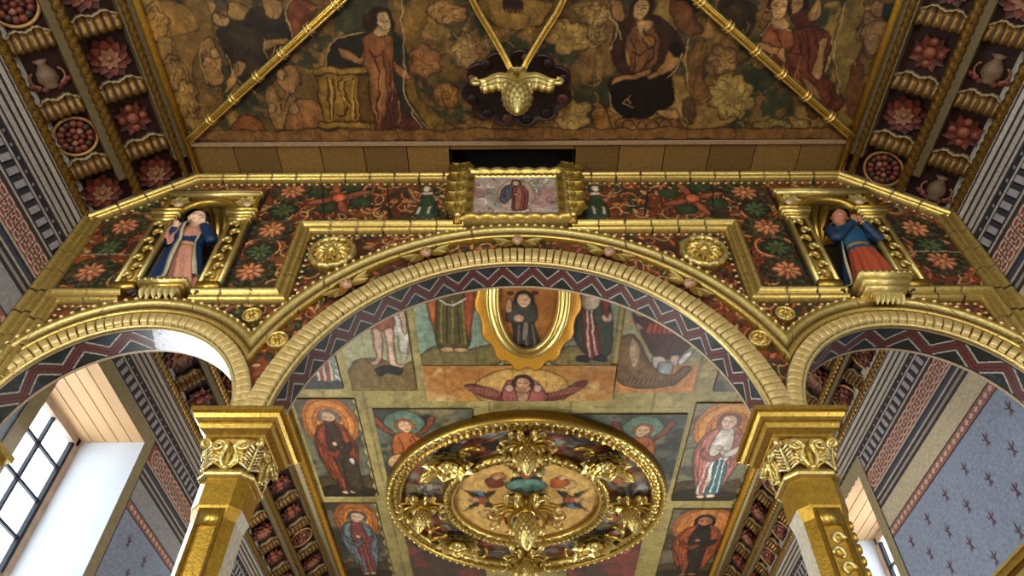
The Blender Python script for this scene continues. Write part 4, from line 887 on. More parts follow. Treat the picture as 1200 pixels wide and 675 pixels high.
        Rm=np.stack([side_,nn,d],1); m.ball(hd+d*.06,(.055,.03,.075),10,7,C4(skin),Rm); m.tube([hd-d*.03,hd+d*.03],[.042,.042],8,C4(skin))
        for k in range(4):
            b0=hd+d*.11+side_*(-.042+.028*k);L=[.075,.095,.09,.065][k]; m.tube([b0,b0+d*L*.5-nn*.008,b0+d*L-nn*.03],[.016,.015,.011],6,C4(skin))
        b0=hd+d*.04-q*side_*.05*(-1); m.tube([b0,b0+d*.05+q*side_*.035,b0+d*.09+q*side_*.03-nn*.02],[.019,.017,.012],6,C4(skin)); m.build('hand',PAINT,o)
    return o
st=statue('saint_statue',(-7.2,10.06,11.02),'carved woman in pink dress and deep blue mantle standing in the left niche',2.74,(198,140,114),(16,44,74),(228,192,158),(30,28,34),-.3,(.3,.22,.18),[((-.56,-.2,.74),(-.1,-.2,1)),((.0,-.3,.735),(-.35,-.15,.9))],(-.5*PI+.75,1.5*PI-.12,.9),elb=[(-.64,-.04,.6),(.26,-.2,.56)])
m=MB()
u=np.linspace(0,1,20)[:,None];v=np.linspace(0,1,12)[None,:]
A=np.stack([-.66+.2*v-.02*u+.03*np.sin(u*9),-.2-.05*np.sin(v*PI*3)+0*u,(.8-.26*u+.05*np.sin(v*6))*2.72],-1); m.grid(A,C4((190,134,116))); m.build('scarf',PAINT,st); st.scale=(1.2,1.0,1.0)
s2=statue('saint_statue',(7.42,9.93,10.88),'carved woman in blue bodice and red skirt clasping hands in the right niche',2.66,(26,72,98),(22,48,70),(180,120,86),(66,40,26),.1,(-.3,.1,.3),[((.12,-.3,.76),(.25,-.1,1)),((.3,-.28,.755),(-.25,-.1,1))],(-.5*PI+1.5,1.5*PI-1.2,.55),(160,72,44),elb=[(-.3,-.16,.6),(.56,-.1,.6)])
s2.scale=(1.12,1.0,1.0)
# ================================================================== COLUMNS
def column(s,label):
    xc,yc=s*4.76,10.3; o=thing('column',(xc,yc,-3.4),label,'column'); inv=Matrix.Translation((-xc,-yc,3.4))
    def sq(prof,c,cf=None):
        m=MB();A=[]
        for h,z in prof:
            cc_=h*.0 if cf is None else h*cf; q=[]
            for sx,sy in((1,1),(-1,1),(-1,-1),(1,-1)):
                q.append((xc+sx*h,yc+sy*h,z))
            A.append([q[0],q[1],q[2],q[3]])
        A=np.array(A); A=np.repeat(A,2,1)                # hard corners
        B=[];B_=A.reshape(len(prof),4,2,3)
        for k in range(4):
            m.grid(np.stack([B_[:,k,0],B_[:,(k+1)%4,0]],1),c)
        m.add(A[-1][::2],[(0,1,2,3)],c); m.add(A[0][::2],[(3,2,1,0)],c); return m
    pr=[(.46,7.14),(.5,7.16),(.5,7.2),(.53,7.22),(.6,7.27),(.62,7.34),(.62,7.37),(.66,7.38),(.7,7.42),(.73,7.48),(.73,7.5),(.78,7.51),(.78,7.6)]
    b=MB()
    sq(pr,GOLD).build('abacus',PAINT,o,False,inv)
    m=MB();n=64;th=np.arange(n)*2*PI/n                    # bell
    P=[(.40,6.55),(.38,6.7),(.38,6.9),(.42,7.05),(.47,7.14)];A=[]
    sq_=1/(np.abs(np.cos(th))**4+np.abs(np.sin(th))**4)**.25
    for r_,z in P: A.append(np.stack([xc+r_*sq_*np.cos(th),yc+r_*sq_*np.sin(th),0*th+z],-1))
    m.grid(np.array(A),C4((128,96,40),.7),cu=True); m.build('bell',PAINT,o,True,inv)
    m=MB();v_=MB()
    for k in range(8):                                   # acanthus leaves, faces then corners
        a=k*PI/4-PI/2; d=np.array([math.cos(a),math.sin(a),0]);t=np.array([-math.sin(a),math.cos(a),0]);up=np.array([0,0,1.]);O=np.array([xc,yc,0])
        if not k%2:                                      # face: two S stems rolling into volutes, plume between
            for q in(-1,1):
                f=lambda x,z,o_: O+d*o_+t*(q*x)+up*z
                tt=np.linspace(0,1,14); x=.04+.07*np.sin(tt*PI*.9)+.02*tt; z=6.62+.34*tt
                P=[f(a_,b_,.43+.05*c_) for a_,b_,c_ in zip(x,z,tt)]
                th=np.linspace(0,3.4*PI,44); R=.125*np.exp(-th*.13)
                P+=[f(.195-R_*math.cos(h_),6.97+R_*math.sin(h_)*.95,.49+.0015*i) for i,(h_,R_) in enumerate(zip(th,R))]
                v_.tube(P,np.interp(np.linspace(0,1,len(P)),[0,.25,1],[.045,.05,.022]),8,PGOLD)
                for j in range(5):                       # feathered lower leaf
                    tt=np.linspace(0,1,8); x=.06+.3*tt; z=6.58+.05*j+(.16+.03*j)*tt**.6; m.tube([f(a_,b_,.42+.05*math.sin(c_*PI)) for a_,b_,c_ in zip(x,z,tt)],np.interp(tt,[0,.6,1],[.018,.03,.01]),6,PGOLD if j%2 else GOLD)
                g=leafgrid(.3,.09,.35,4,12,7,.5); Rm=np.stack([up*.95+t*q*.35,t,d],1); m.grid(g@Rm.T+f(.13,6.72,.45),GOLD)
            tt=np.linspace(0,1,10); m.tube([O+d*(.43+.04*c_)+up*(6.6+.4*c_) for c_ in tt],np.interp(tt,[0,.7,1],[.05,.06,.02]),8,GOLD); m.ball(O+d*.45+up*6.6,(.06,.06,.06),8,5,PGOLD)
        else:                                            # corner: tall herring-bone leaf and corner scroll
            R0=.5
            for q in(-1,1):
                for j in range(7):
                    tt=np.linspace(0,1,7); m.tube([O+d*(R0+.02+.1*(j/7)**2+.03*math.sin(c_*PI)-.1*c_)+t*q*(.03+(.24-.015*j)*c_)+up*(6.6+.055*j+.13*c_) for c_ in tt],np.interp(tt,[0,.5,1],[.014,.026,.008]),6,PGOLD if j%2 else C4((226,214,176),.6))
            m.tube([O+d*(R0+.03+.12*c_**2)+up*(6.57+.5*c_) for c_ in np.linspace(0,1,9)],np.linspace(.035,.02,9),6,PGOLD)
            tt=np.linspace(0,3.2*PI,34);r_=.1*np.exp(-tt*.14); P=O+np.array([0,0,7.04])+np.outer(.64-r_*np.cos(tt),d)+np.outer(r_*np.sin(tt),[0,0,1]); v_.tube(P,np.linspace(.05,.022,34),7,PGOLD)
    m.build('acanthus_leaves',PAINT,o,True,inv); v_.build('volutes',PAINT,o,True,inv)
    oc=lambda h,c_: [(h,-c_),(h,c_),(c_,h),(-c_,h),(-h,c_),(-h,-c_),(-c_,-h),(c_,-h)]
    def octa(prof,c,name,ch=.55,faces=None):
        m=MB()
        for (h0,z0),(h1,z1) in zip(prof,prof[1:]):
            p0,p1=oc(h0,h0*ch),oc(h1,h1*ch)
            for k in range(8):
                k2=(k+1)%8; m.add([(xc+p0[k][0],yc+p0[k][1],z0),(xc+p0[k2][0],yc+p0[k2][1],z0),(xc+p1[k2][0],yc+p1[k2][1],z1),(xc+p1[k][0],yc+p1[k][1],z1)],[(0,1,2,3)],c if faces is None else faces[k])
        for (h,z),rv in ((prof[0],True),(prof[-1],False)):
            p=oc(h,h*ch);F=tuple(range(8)); m.add([(xc+a,yc+b_,z) for a,b_ in p],[F[::-1] if rv else F],c)
        m.build(name,PAINT,o,False,inv)
    octa([(.42,6.44),(.46,6.46),(.47,6.5),(.45,6.54),(.43,6.57)],PGOLD,'astragal',.62)
    og=C4((168,132,44),.8); pale=C4((196,190,168),.15)
    octa([(.40,5.95),(.40,6.45)],og,'shaft_block',.62)
    # faces: 0:+x 1:+x+y 2:+y 3:-x+y 4:-x 5:-x-y 6:-y 7:+x-y
    fc=[pale,pale,og,pale,pale,og,og,og];  # side faces coloured pale for the window light on the shaft
    octa([(.30,-3.0),(.355,5.75),(.40,5.95)],og,'shaft',.6,fc)
    m=MB()                                               # raised border of the recessed front panel
    for (x0,x1,z0,z1) in ((-.2,-.15,-2.8,5.9),(.15,.2,-2.8,5.9),(-.15,.15,5.62,5.9)): m.box((xc+x0,yc-.405,z0),(xc+x1,yc-.29,z1),GOLD)
    if s>0: scrollrelief(m,xc,-2.4,5.5,.14,yc-.345,34)
    m.build('front_panel',PAINT,o,True,inv)
    m=MB()
    if s>0:
        for k in range(44): zz=5.7-k*.19; m.ball((xc+.32+.04*(zz+3)/9,yc-.2,zz),(.05,.06,.085),6,5,GOLD)
        m.build('carved_edge',PAINT,o,True,inv)
    sq([(.6,-3.4),(.6,-3.2),(.5,-3.1),(.45,-3.0)],GOLD).build('base',PAINT,o,False,inv)
column(-1,'gilded left column with leafy capital between left and middle arches')
column(1,'gilded right column with leafy capital between middle and right arches')
def respond(s,label):
    o=None;m=MB();x0,x1=sorted((s*9.55,s*10.18))
    for a,zz,h in ((.0,7.14,.14),(.1,7.28,.1),(.18,7.38,.1),(.26,7.48,.12)): m.box((x0-(a if s>0 else 0),9.85-a,zz),(x1+(a if s<0 else 0),10.8+a,zz+h),PGOLD if h>.11 else GOLD)
    m.box((x0,9.9,-3.4),(x1,10.75,7.14),C4((176,140,66),.6)); o=m.build('wall_pilaster',PAINT,None,False); tag(o,label,'pilaster',kind='structure')
respond(-1,'gilded pilaster against the left wall under the left arch'); respond(1,'gilded pilaster against the right wall under the right arch')
o=thing('side_altar',(10.0,13.6,-3.4),'gilded cornice of a side altar low on the right blue wall','altar'); inv=Matrix.Translation((-10.0,-13.6,3.4))
m=MB()
for a,zz,h,cc in ((.22,6.4,.12,GOLD),(.28,6.52,.06,DGOLD),(.32,6.58,.12,PGOLD),(.38,6.7,.05,DGOLD),(.42,6.75,.13,GOLD),(.46,6.88,.06,PGOLD)): m.box((10.19-a,11.6,zz),(10.19,15.6,zz+h),cc)
m.build('cornice',PAINT,o,False,inv); m=MB(); m.box((10.0,11.8,-3.4),(10.19,15.4,6.4),DGOLD); m.build('body',PAINT,o,False,inv)
# ================================================================== RODS AND PENDANT ON THE NEAR CEILING
def rod(p0,p1,label,mid=None,r=.1,rings=True,name='gilded_rod'):
    P=np.array([p0,p1],float) if mid is None else spline(np.array([p0]+mid+[p1],float),10,False)
    if mid is None: P=p0+np.linspace(0,1,40)[:,None]*(np.array(p1)-np.array(p0))
    o=thing(name,tuple(P[0]),label,'rib'); inv=Matrix.Translation(-Vector(P[0]))
    m=MB(); m.tube(P,r,12,C4((190,146,44),1)); d=(P[-1]-P[0]);L=np.linalg.norm(d);d/=L
    sidev=np.cross(d,[0,0,1.]);sidev/=np.linalg.norm(sidev)
    for q in(-1,1): m.tube(P+sidev*q*r*.62+np.array([0,0,-r*.62]),r*.3,6,PGOLD)
    m.build('shaft',PAINT,o,True,inv)
    if rings:
        k=int(round(L/.86))
        for i in range(1,k):
            c0=P[0]+d*L*i/k; t=np.linspace(0,2*PI,20); u=np.cross(d,sidev); m=MB()
            for e in(-.05,.05): m.tube(c0+d*e+np.outer(np.cos(t),sidev)*r*1.18+np.outer(np.sin(t),u)*r*1.18,.025,6,C4((236,206,120),1),cap=False)
            m.build('ring',PAINT,o,True,inv)
    return o
rod((-7.95,8.8,15.17),(-.35,2.85,15.17),'long gilded rib across the left half of the near painted ceiling')
rod((8.05,8.8,15.17),(.35,2.85,15.17),'long gilded rib across the right half of the near painted ceiling')
rod((-.06,7.05,14.75),(-1.25,4.5,15.15),'curved gilded rib rising left from the hanging pendant',[(-.22,6.75,14.95),(-.55,6.2,15.12),(-.93,5.5,15.15)],.075,False,'curved_gilded_rib')
rod((.06,7.05,14.75),(1.25,4.5,15.15),'curved gilded rib rising right from the hanging pendant',[(.22,6.75,14.95),(.55,6.25,15.12),(.95,5.55,15.15)],.075,False,'curved_gilded_rib')
for s in(-1,1):
    b=MB(); b.tube([(s*8.08,1.2,15.24),(s*8.08,9.95,15.24)],.09,10,C4((190,150,60),.9)); tag(b.build('trim_%d'%(10 if s<0 else 11),PAINT),'gilded rod along the %s edge of the near painted ceiling'%('left' if s<0 else 'right'),'trim',kind='structure')
def pinecone(m,R,L,z0):
    n,k=48,44;t=np.linspace(0,1,k)[:,None];a=(np.arange(n)*2*PI/n)[None,:]
    r_=R*np.sin(PI*np.clip(.12+.88*t,0,1))**.75*(1-.18*t)+.004; q_=np.abs(np.sin(a*6+t*16))*np.abs(np.sin(a*6-t*16)); r_=r_*(1+.13*q_); cc=np.empty(q_.shape+(4,)); cc[:]=PGOLD; cc[q_<.12]=DGOLD
    m.grid(np.stack([r_*np.cos(a),r_*np.sin(a),z0-L*t+0*a],-1),cc.reshape(-1,4),cu=True,flip=True)
def hang_leaf(m,a,L,w_,r0,z0,droop,curl,c=PGOLD):
    n=16;s=np.linspace(0,1,n)[:,None];t=np.linspace(-1,1,9)[None,:]
    rad=r0+L*(s-.25*np.clip(s-.8,0,1)*5*curl); z=z0+.22*L*np.sin(s*PI*.9)-droop*s**2+curl*.12*np.sin(np.clip(s-.75,0,1)*12)
    w2=w_*np.sin(PI*(s*.9+.06))**.7*(1+.12*np.sin(s*28)); x=rad+0*t;y=w2*t;zz=z-.14*w_*0-.25*w2*np.abs(t)+.02*np.cos(t*9)
    A=np.stack([x*math.cos(a)-y*math.sin(a),x*math.sin(a)+y*math.cos(a),zz],-1); m.grid(A,c); m.grid(A+np.array([0,0,.03]),DGOLD,flip=True)
def wing(m,s):
    'broad ribbed acanthus half: arches up from the stem, droops outward and curls at the tip'
    n,k=40,25; u=np.linspace(0,1,n)[:,None]; v=np.linspace(0,1,k)[None,:]
    top=.02+.2*np.sin(PI*np.clip(u*1.25,0,1))-.34*np.clip(u-.45,0,1)**1.3*1.6; dep=.62*np.clip(1-u*1.02,0,1)**.8+.16
    lob=.05*np.abs(np.sin(u*PI*4.))*v
    z=top-v*(dep+lob); x=(.04+1.02*u-.12*u*v); y=-.1-.22*np.sin(PI*np.clip(v*.9+.05,0,1))*(1-.4*u)-.035*np.abs(np.sin(v*PI*5))+.16*v
    A=np.stack([s*x,y+0*u,z-.2],-1); cc=np.empty((n,k,4)); cc[:]=PGOLD; cc[:,(np.abs(np.sin(v[0]*PI*5))<.28)]=DGOLD
    m.grid(A,cc.reshape(-1,4),flip=s<0); m.grid(A+np.array([0,.05,0]),DGOLD,flip=s>0)
    t=np.linspace(0,5.2,22);R=.15*(1-t/8); m.tube(np.stack([s*(1.03+R*np.sin(t)),-.16+0*t,-.42-.06+R*np.cos(t)-.04],-1),np.linspace(.07,.045,22),8,PGOLD)
    m.ball((s*.3,-.22,-.78),(.09,.09,.15),8,6,PGOLD)
def pendant(name,loc,k,label,grp=None,plaque=False,wings=4):
    o=thing(name,loc,label,'pendant',grp); m=MB(); m.lathe([(.001,-.02),(.2,-.03),(.26,-.1),(.18,-.2),(.12,-.3),(.16,-.42),(.001,-.45)],n=16,c=GOLD); m.build('stem',PAINT,o,True,Matrix.Scale(k,4))
    m=MB();pinecone(m,.3 if not plaque else .4,1.0 if not plaque else 1.45,-.42);m.build('pinecone',PAINT,o,True,Matrix.Scale(k,4))
    for i in range(wings):
        a=i*2*PI/wings if not plaque else [0,PI,PI/2,-PI/2][i]
        m=MB()
        if plaque and i<2: wing(m,1 if i==0 else -1)
        else: hang_leaf(m,a+(0 if plaque else PI/4),.85 if not plaque else .45,.17 if not plaque else .25,.08,-.2,.3,1,PGOLD)
        if not plaque:
            a+=PI/4
            th=np.linspace(0,5.4,22);R=.19*(1-th/7.5)
            for q in(-.5,.5):
                P=np.stack([(.9-R*np.sin(th))*math.cos(a+q),(.9-R*np.sin(th))*math.sin(a+q),-.5+R*np.cos(th)-.05],-1); m.tube(P,np.linspace(.065,.035,22),7,PGOLD); m.tube([(.15*math.cos(a+q),.15*math.sin(a+q),-.25),(.55*math.cos(a+q),.55*math.sin(a+q),-.2),(.9*math.cos(a+q),.9*math.sin(a+q),-.36)],[.05,.07,.065],7,GOLD)
        m.build('leaf',PAINT,o,True,Matrix.Scale(k,4))
    for i in range(0 if plaque else wings):
        a=(i+.5)*2*PI/wings; m=MB();th=np.linspace(0,1,12); rad=.2+.42*np.sin(th*2.2); z=-.35-.75*th; m.tube(np.stack([rad*math.cos(a),rad*math.sin(a),z],-1),np.interp(th,[0,.8,1],[.05,.035,.09]),7,GOLD); m.ball((rad[-1]*math.cos(a),rad[-1]*math.sin(a),z[-1]),(.09,.09,.11),8,6,PGOLD); m.build('tendril',PAINT,o,True,Matrix.Scale(k,4))
    if plaque:
        m=MB(); n=80;t=np.arange(n)*2*PI/n; R=.92+.14*np.abs(np.sin(t*5.5+.4))+.1*np.cos(2*t); 
        A=np.stack([np.stack([f*R*np.cos(t)*1.12,.45+f*R*np.sin(t)*.98,0*t+z],-1) for f,z in((.02,.4),(.85,.4),(.97,.34),(1.,.3),(1.,.5))]); cc=np.empty(A.shape[:2]+(4,));cc[:]=C4((24,11,10)); cc[2:4]=C4((44,22,14)); m.grid(A,cc.reshape(-1,4),cu=True)
        for i in range(12):
            a=(i+.5)*PI/6; R_=.88+.1*math.cos(2*a); m.ball((R_*math.cos(a)*1.12,.45+R_*math.sin(a)*.98,.37),(.15,.14,.05),9,5,C4((26,12,10)) if i%3 else C4((84,46,28)))
        m.build('scalloped_plaque',PAINT,o)
    return o
pendant('gilded_pendant',(0,7.1,14.82),.84,'gilded pinecone pendant with spread leaves hanging from the near ceiling',None,True)
# ================================================================== FAR PAINTED CEILING
FZ=15.30
def fmap(p): X=on_z(p,FZ); return (X[0],X[1])
c=Cv(-8.15,8.9,10.7,33,14,(146,134,80),.03,61); c.blot((166,152,96),.8,.5,62,.7);c.blot((114,104,62),1.5,.58,63,.6); c.blot((150,132,84),2.5,.6,64,.5)
for y in np.arange(11,33,.93): c.line([(-8.1,y),(8.9,y)],.025,(70,64,40),raw=True,sm=False,alpha=.5)
for x in np.arange(-8,8.9,1.4): c.line([(x,10.7),(x,33)],.03,(74,66,42),raw=True,sm=False,alpha=.6)
o=board('ceiling',c,c.finish(.35,5),15.36,.1); tag(o,'pale green plank ceiling beyond the arches','ceiling',kind='structure')
def saint(c,bx,robe,cloak,skin=(204,160,116),hair=(52,32,20),beard=None,halo=(206,120,44),sky=(168,92,40),ground=(70,58,34),bg=(72,72,58),tilt=0.,lean=0.,jag=True,robe2=None,prop=None,seed=0,big=1.,top=0.):
    x0,x1,y0,y1=bx;W,L=x1-x0,y1-y0;cx=(x0+x1)/2+lean*W*.0
    q=lambda L_:[(cx+a*W,y0+b*L) for a,b in L_]
    c.I[:]=lin(bg); c.blot((108,104,80),.9,.5,seed+70,.7); c.blot((48,50,44),1.3,.58,seed+71,.7)
    if halo is not None:
        for R,cc in ((1.,sky),(.86,halo),(.62,(184,112,52)),(.48,(206,140,60))): c.ell((cx+lean*W*.2,y0+.22*L),.46*W*R,.25*L*R,cc,raw=True,ol=.03,olc=(96,48,18),shade=.1)
    c.poly(q([(-.5,.8),(-.2,.76),(.1,.8),(.5,.75),(.5,1.0),(-.5,1.0)]),ground,raw=True,ol=.04)
    c.poly(q([(-.5,.9),(-.1,.86),(.5,.92),(.5,1.0),(-.5,1.0)]),tuple(int(k*.6) for k in ground),raw=True,ol=.03)
    r=np.random.RandomState(seed)
    if jag: 
        z=[]; 
        for i in range(17): z.append((.5 if i%2 else .43,i/16))
        c.poly(q([(.52,0)]+z+[(.52,1)]),(150,146,100),raw=True,sm=False,ol=.03)
    f=big
    # cloak behind, robe, cloak fronts, arms
    c.poly(q([(-.05*f,.2),(-.2*f,.27),(-.29*f,.45),(-.26*f,.6),(-.12*f,.88),(.12*f,.9),(.24*f,.62),(.27*f,.44),(.19*f,.27),(.06*f,.2)]),cloak,raw=True,ol=.05,shade=.5)
    c.poly(q([(-.07*f,.23),(-.13*f,.36),(-.12*f,.6),(-.14*f,.9),(0,.93),(.12*f,.9),(.12*f,.6),(.13*f,.36),(.07*f,.23)]),robe,raw=True,ol=.04,shade=.45)
    if robe2: c.poly(q([(-.02,.55),(.0,.75),(-.03,.93),(.13*f,.9),(.14*f,.6)]),robe2,raw=True,ol=.03)
    c.poly(q([(-.08*f,.23),(-.2*f,.3),(-.27*f,.5),(-.22*f,.62),(-.13*f,.8),(-.06*f,.95),(-.03*f,.8),(-.1*f,.55),(-.12*f,.38)]),cloak,raw=True,ol=.035,shade=.4)
    c.poly(q([(.1*f,.25),(.2*f,.33),(.24*f,.5),(.18*f,.62),(.14*f,.5),(.12*f,.36)]),cloak,raw=True,ol=.035,shade=.4)
    for i in range(7):
        a=-.11+.036*i; c.line(q([(a*f*.8,.5),(a*f+r.uniform(-.01,.01),.7),(a*f*1.1,.9)]),.022,(30,18,14) if i%2 else tuple(min(255,int(k*1.35)) for k in robe),raw=True,alpha=.75)
    for a in((-.23,.36,-.17,.7),(.2,.34,.19,.56),(-.19,.4,-.09,.85)): c.line(q([(a[0]*f,a[1]),((a[0]+a[2])*f/2-.01,(a[1]+a[3])/2),(a[2]*f,a[3])]),.025,(34,16,12),raw=True,alpha=.8)
    c.poly(q([(-.2*f,.42),(-.08*f,.5),(.03*f,.46),(.05*f,.49),(-.06*f,.56),(-.2*f,.5)]),tuple(int(k*.8) for k in cloak),raw=True,ol=.03); c.ell(q([(.05*f,.47)])[0],.045*W,.022*L,skin,raw=True,ol=.025)
    c.poly(q([(.2*f,.4),(.06*f,.46),(.0,.41),(-.01,.44),(.07*f,.52),(.2*f,.47)]),robe,raw=True,ol=.03); c.ell(q([(-.02*f,.42)])[0],.045*W,.022*L,skin,raw=True,ol=.025)
    c.ell(q([(-.08,.95)])[0],.06*W,.02*L,skin,raw=True,ol=.02);c.ell(q([(.07,.94)])[0],.06*W,.02*L,skin,raw=True,ol=.02)
    c.face(q([(lean*.2,.17+top)])[0],.072*L**.5*W**.5*f,skin,hair,beard,tilt)
    if prop: prop(q)
def panel(name,tl,br,label,draw,res=34,ytop=None,base=(90,84,60)):
    a,b_=fmap(tl),fmap(br); y0=a[1] if ytop is None else ytop; bx=(a[0],b_[0],y0,b_[1])
    c=Cv(*bx,res,base,.045,int(tl[0]+tl[1])); c.bx=bx; c.px=lambda L_:[fmap(p) for p in L_]
    draw(c,bx)
    for x in np.arange(bx[0]+.7,bx[1]-.2,1.1): c.line([(x,bx[2]),(x,bx[3])],.018,(40,28,18),raw=True,sm=False,alpha=.45)
    o=board('painted_panel',c,c.finish(.45,3),FZ,.05); tag(o,label,'painting','painted panels of the far ceiling'); return o
BR=(40,26,18); GY=(96,92,88)
panel('',(342,468),(443,582),'painting of a bearded saint in a red cloak under an orange glow',lambda c,b:saint(c,b,(64,48,34),(148,70,40),(206,170,132),(120,110,96),(70,52,40),halo=(186,120,54),sky=(158,96,44),seed=1,big=1.25,prop=lambda q:(c.poly(q([(.02,.6),(.26,.58),(.28,.9),(.04,.92)]),(60,50,34),raw=True),c.ell(q([(.2,.6)])[0],.1,.22,(206,196,180),raw=True))))
panel('',(379,590),(462,676),'painting of a saint in a pale blue cloak leaning below an orange glow',lambda c,b:saint(c,b,(120,64,60),(112,128,132),(200,170,140),(90,80,70),None,halo=(146,92,46),sky=(124,78,40),seed=2,big=1.3,lean=.3,tilt=.2,bg=(58,54,44)))
panel('',(817,473),(863,587),'painting of a fair saint in white and teal robe with pink cloak',lambda c,b:saint(c,b,(206,198,182),(190,120,104),(232,196,166),(110,70,44),None,halo=(196,136,60),sky=(186,116,48),seed=3,big=1.25,robe2=(70,116,120),bg=(112,110,84)))
panel('',(790,597),(840,677),'painting of a dark bearded saint with an orange red cloak',lambda c,b:saint(c,b,(40,34,28),(150,76,42),(150,100,66),(30,20,14),(24,16,12),halo=(162,108,54),sky=(140,82,40),seed=4,big=1.3,bg=(62,52,38)))
def draw_a1(c,b):
    P=c.px; c.I[:]=lin((150,148,110)); c.blot((170,160,120),1,.5,81,.6); c.blot((112,116,90),1.4,.6,82,.6)
    c.poly(P([(413,425),(440,420),(470,428),(492,420),(492,458),(413,458)]),(112,92,52),raw=True); 
    c.poly(P([(452,395),(460,372),(475,362),(484,395),(486,412),(468,412),(466,395)]),(196,190,170),raw=True,ol=.03)
    c.poly(P([(432,383),(445,372),(458,370),(462,380),(458,390),(446,388)]),(140,84,54),raw=True,ol=.04)
    for q in ([(436,386),(445,388),(448,405),(446,425),(437,428),(434,424),(441,420),(438,402)],[(450,388),(460,386),(462,405),(465,425),(475,428),(468,431),(457,428),(454,405)],[(466,362),(474,360),(478,385),(474,392),(470,380)]): c.poly(P(q),(206,172,142),raw=True,ol=.045,olc=(60,36,24))
    c.poly(P([(440,432),(455,428),(472,432),(468,440),(455,437),(444,441)]),(36,34,30),raw=True)
    for i in range(4): c.line(P([(472+i*3,372+i*6),(480+i*2,395),(476,415+i*2)]),.03,(120,112,96),raw=True)
panel('',(413,458),(488,458),'painting of bare legs and brown loincloth on a rocky ground',draw_a1,ytop=14.0)
def draw_a5(c,b):
    P=c.px; c.I[:]=lin((110,120,112)); c.blot((150,150,130),1,.5,83,.6)
    c.poly(P([(363,440),(385,448),(405,444),(405,460),(360,460)]),(52,58,56),raw=True)
    for i in range(5): c.poly(P([(368+i*4,420),(371+i*4,420),(376+i*4,446),(372+i*4,447)]),(160,64,50) if i%2 else (206,190,160),raw=True,sm=False,ol=.02)
    for i in range(3): c.poly(P([(392,424+i*7),(404,430+i*8),(404,434+i*8),(392,428+i*7)]),(196,200,186),raw=True,sm=False,ol=.02)
panel('',(350,456),(402,456),'painting with red and white striped cloth at the left edge of the arch',draw_a5,ytop=15.5)
def draw_a2(c,b):
    P=c.px; c.I[:]=lin((120,140,116)); c.blot((92,120,112),1,.5,84,.7); c.blot((150,160,130),1.3,.6,85,.5)
    c.poly(P([(497,412),(520,404),(545,410),(580,404),(580,428),(495,428)]),(112,100,56),raw=True,ol=.05); c.poly(P([(500,352),(515,345),(518,375),(516,402),(506,380)]),(178,98,44),raw=True,ol=.05)
    c.poly(P([(512,348),(530,338),(548,350),(550,405),(530,408),(513,405)]),(84,76,32),raw=True,ol=.05,shade=.5); c.poly(P([(545,338),(556,340),(554,370),(550,400),(544,375)]),(164,78,46),raw=True,ol=.04)
    for i in range(5): c.line(P([(518+i*6,352),(517+i*7,402)]),.035,(40,36,18) if i%2 else (122,112,56),raw=True)
    for x in (525,540): c.ell(fmap((x,410)),.25,.12,(196,160,110),raw=True,ol=.03)
    c.line(P([(515,352),(530,358),(545,350)]),.04,(206,200,180),raw=True)
panel('',(494,428),(590,428),'painting of a figure in an olive habit with orange cloak left of the friar plaque',draw_a2,ytop=13.4)
def draw_a3(c,b):
    P=c.px; c.I[:]=lin((124,134,104)); c.blot((96,112,92),1,.5,86,.7)
    c.poly(P([(650,412),(680,405),(718,412),(718,428),(650,428)]),(120,108,62),raw=True,ol=.05)
    c.poly(P([(672,345),(690,336),(712,350),(718,380),(716,412),(700,420),(686,415),(672,390)]),(52,66,48),raw=True,ol=.05,shade=.5)
    c.poly(P([(682,360),(690,350),(696,370),(703,400),(704,416),(690,420),(684,395)]),(140,64,54),raw=True,ol=.04)
    for i in range(5): c.line(P([(686+i*2.5,362),(686+i*3,390),(687+i*4,417)]),.03,(206,186,160) if i%2 else (60,24,22),raw=True)
    c.ell(fmap((692,352)),.3,.4,(196,176,150),raw=True,ol=.03); c.ell(fmap((712,372)),.16,.2,(206,170,140),raw=True,ol=.03); c.poly(P([(706,345),(714,350),(713,372),(707,365)]),(130,44,40),raw=True,ol=.03)
    for x in (682,703): c.poly(P([(x-6,417),(x+6,417),(x+8,424),(x-6,423)]),(30,32,44),raw=True,ol=.02)
panel('',(640,428),(716,428),'painting of a figure in green cloak and striped robe right of the friar plaque',draw_a3,ytop=13.4)
def draw_a4(c,b):
    P=c.px; c.I[:]=lin((140,140,104)); c.blot((176,124,66),.8,.5,87,.6); c.blot((110,132,120),1.2,.6,88,.6)
    c.poly(P([(718,440),(815,430),(815,460),(718,460)]),(186,128,66),raw=True,ol=.0)
    c.poly(P([(722,400),(728,395),(742,392),(752,405),(762,425),(785,440),(800,430),(810,432),(790,450),(760,455),(735,453),(722,440)]),(112,84,48),raw=True,ol=.05,shade=.5)
    c.poly(P([(742,368),(752,372),(775,366),(800,380),(812,398),(795,418),(770,420),(756,400)]),(70,40,36),raw=True,ol=.06,shade=.5); c.poly(P([(744,376),(755,385),(746,388)]),(166,130,120),raw=True,sm=False,ol=.03)
    for i in range(7): c.poly(P([(760+i*6,378),(765+i*6,379),(764+i*5.5,393),(757+i*6,390)]),(186,72,44),raw=True,sm=False,ol=.03)
    for q,cc in (([(765,420),(776,418),(782,428),(768,432)],(206,190,178)),([(785,418),(796,416),(794,427),(786,428)],(206,176,160)),([(772,425),(788,426),(786,438),(772,436)],(150,156,160)),([(796,420),(812,410),(806,422),(796,428)],(220,216,206))): c.poly(P(q),cc,raw=True,ol=.03)
    c.poly(P([(738,405),(742,395),(750,410),(745,430),(738,425)]),(176,150,116),raw=True,ol=.02)
    for i in range(12): c.line(P([(735+i*5,452-abs(i-6)*.6),(738+i*5,446-abs(i-6)*.6)]),.025,(40,28,18),raw=True)
panel('',(720,460),(811,460),'painting of a crouching figure in dark cloak with red feathers and brown rock',draw_a4,ytop=13.9)
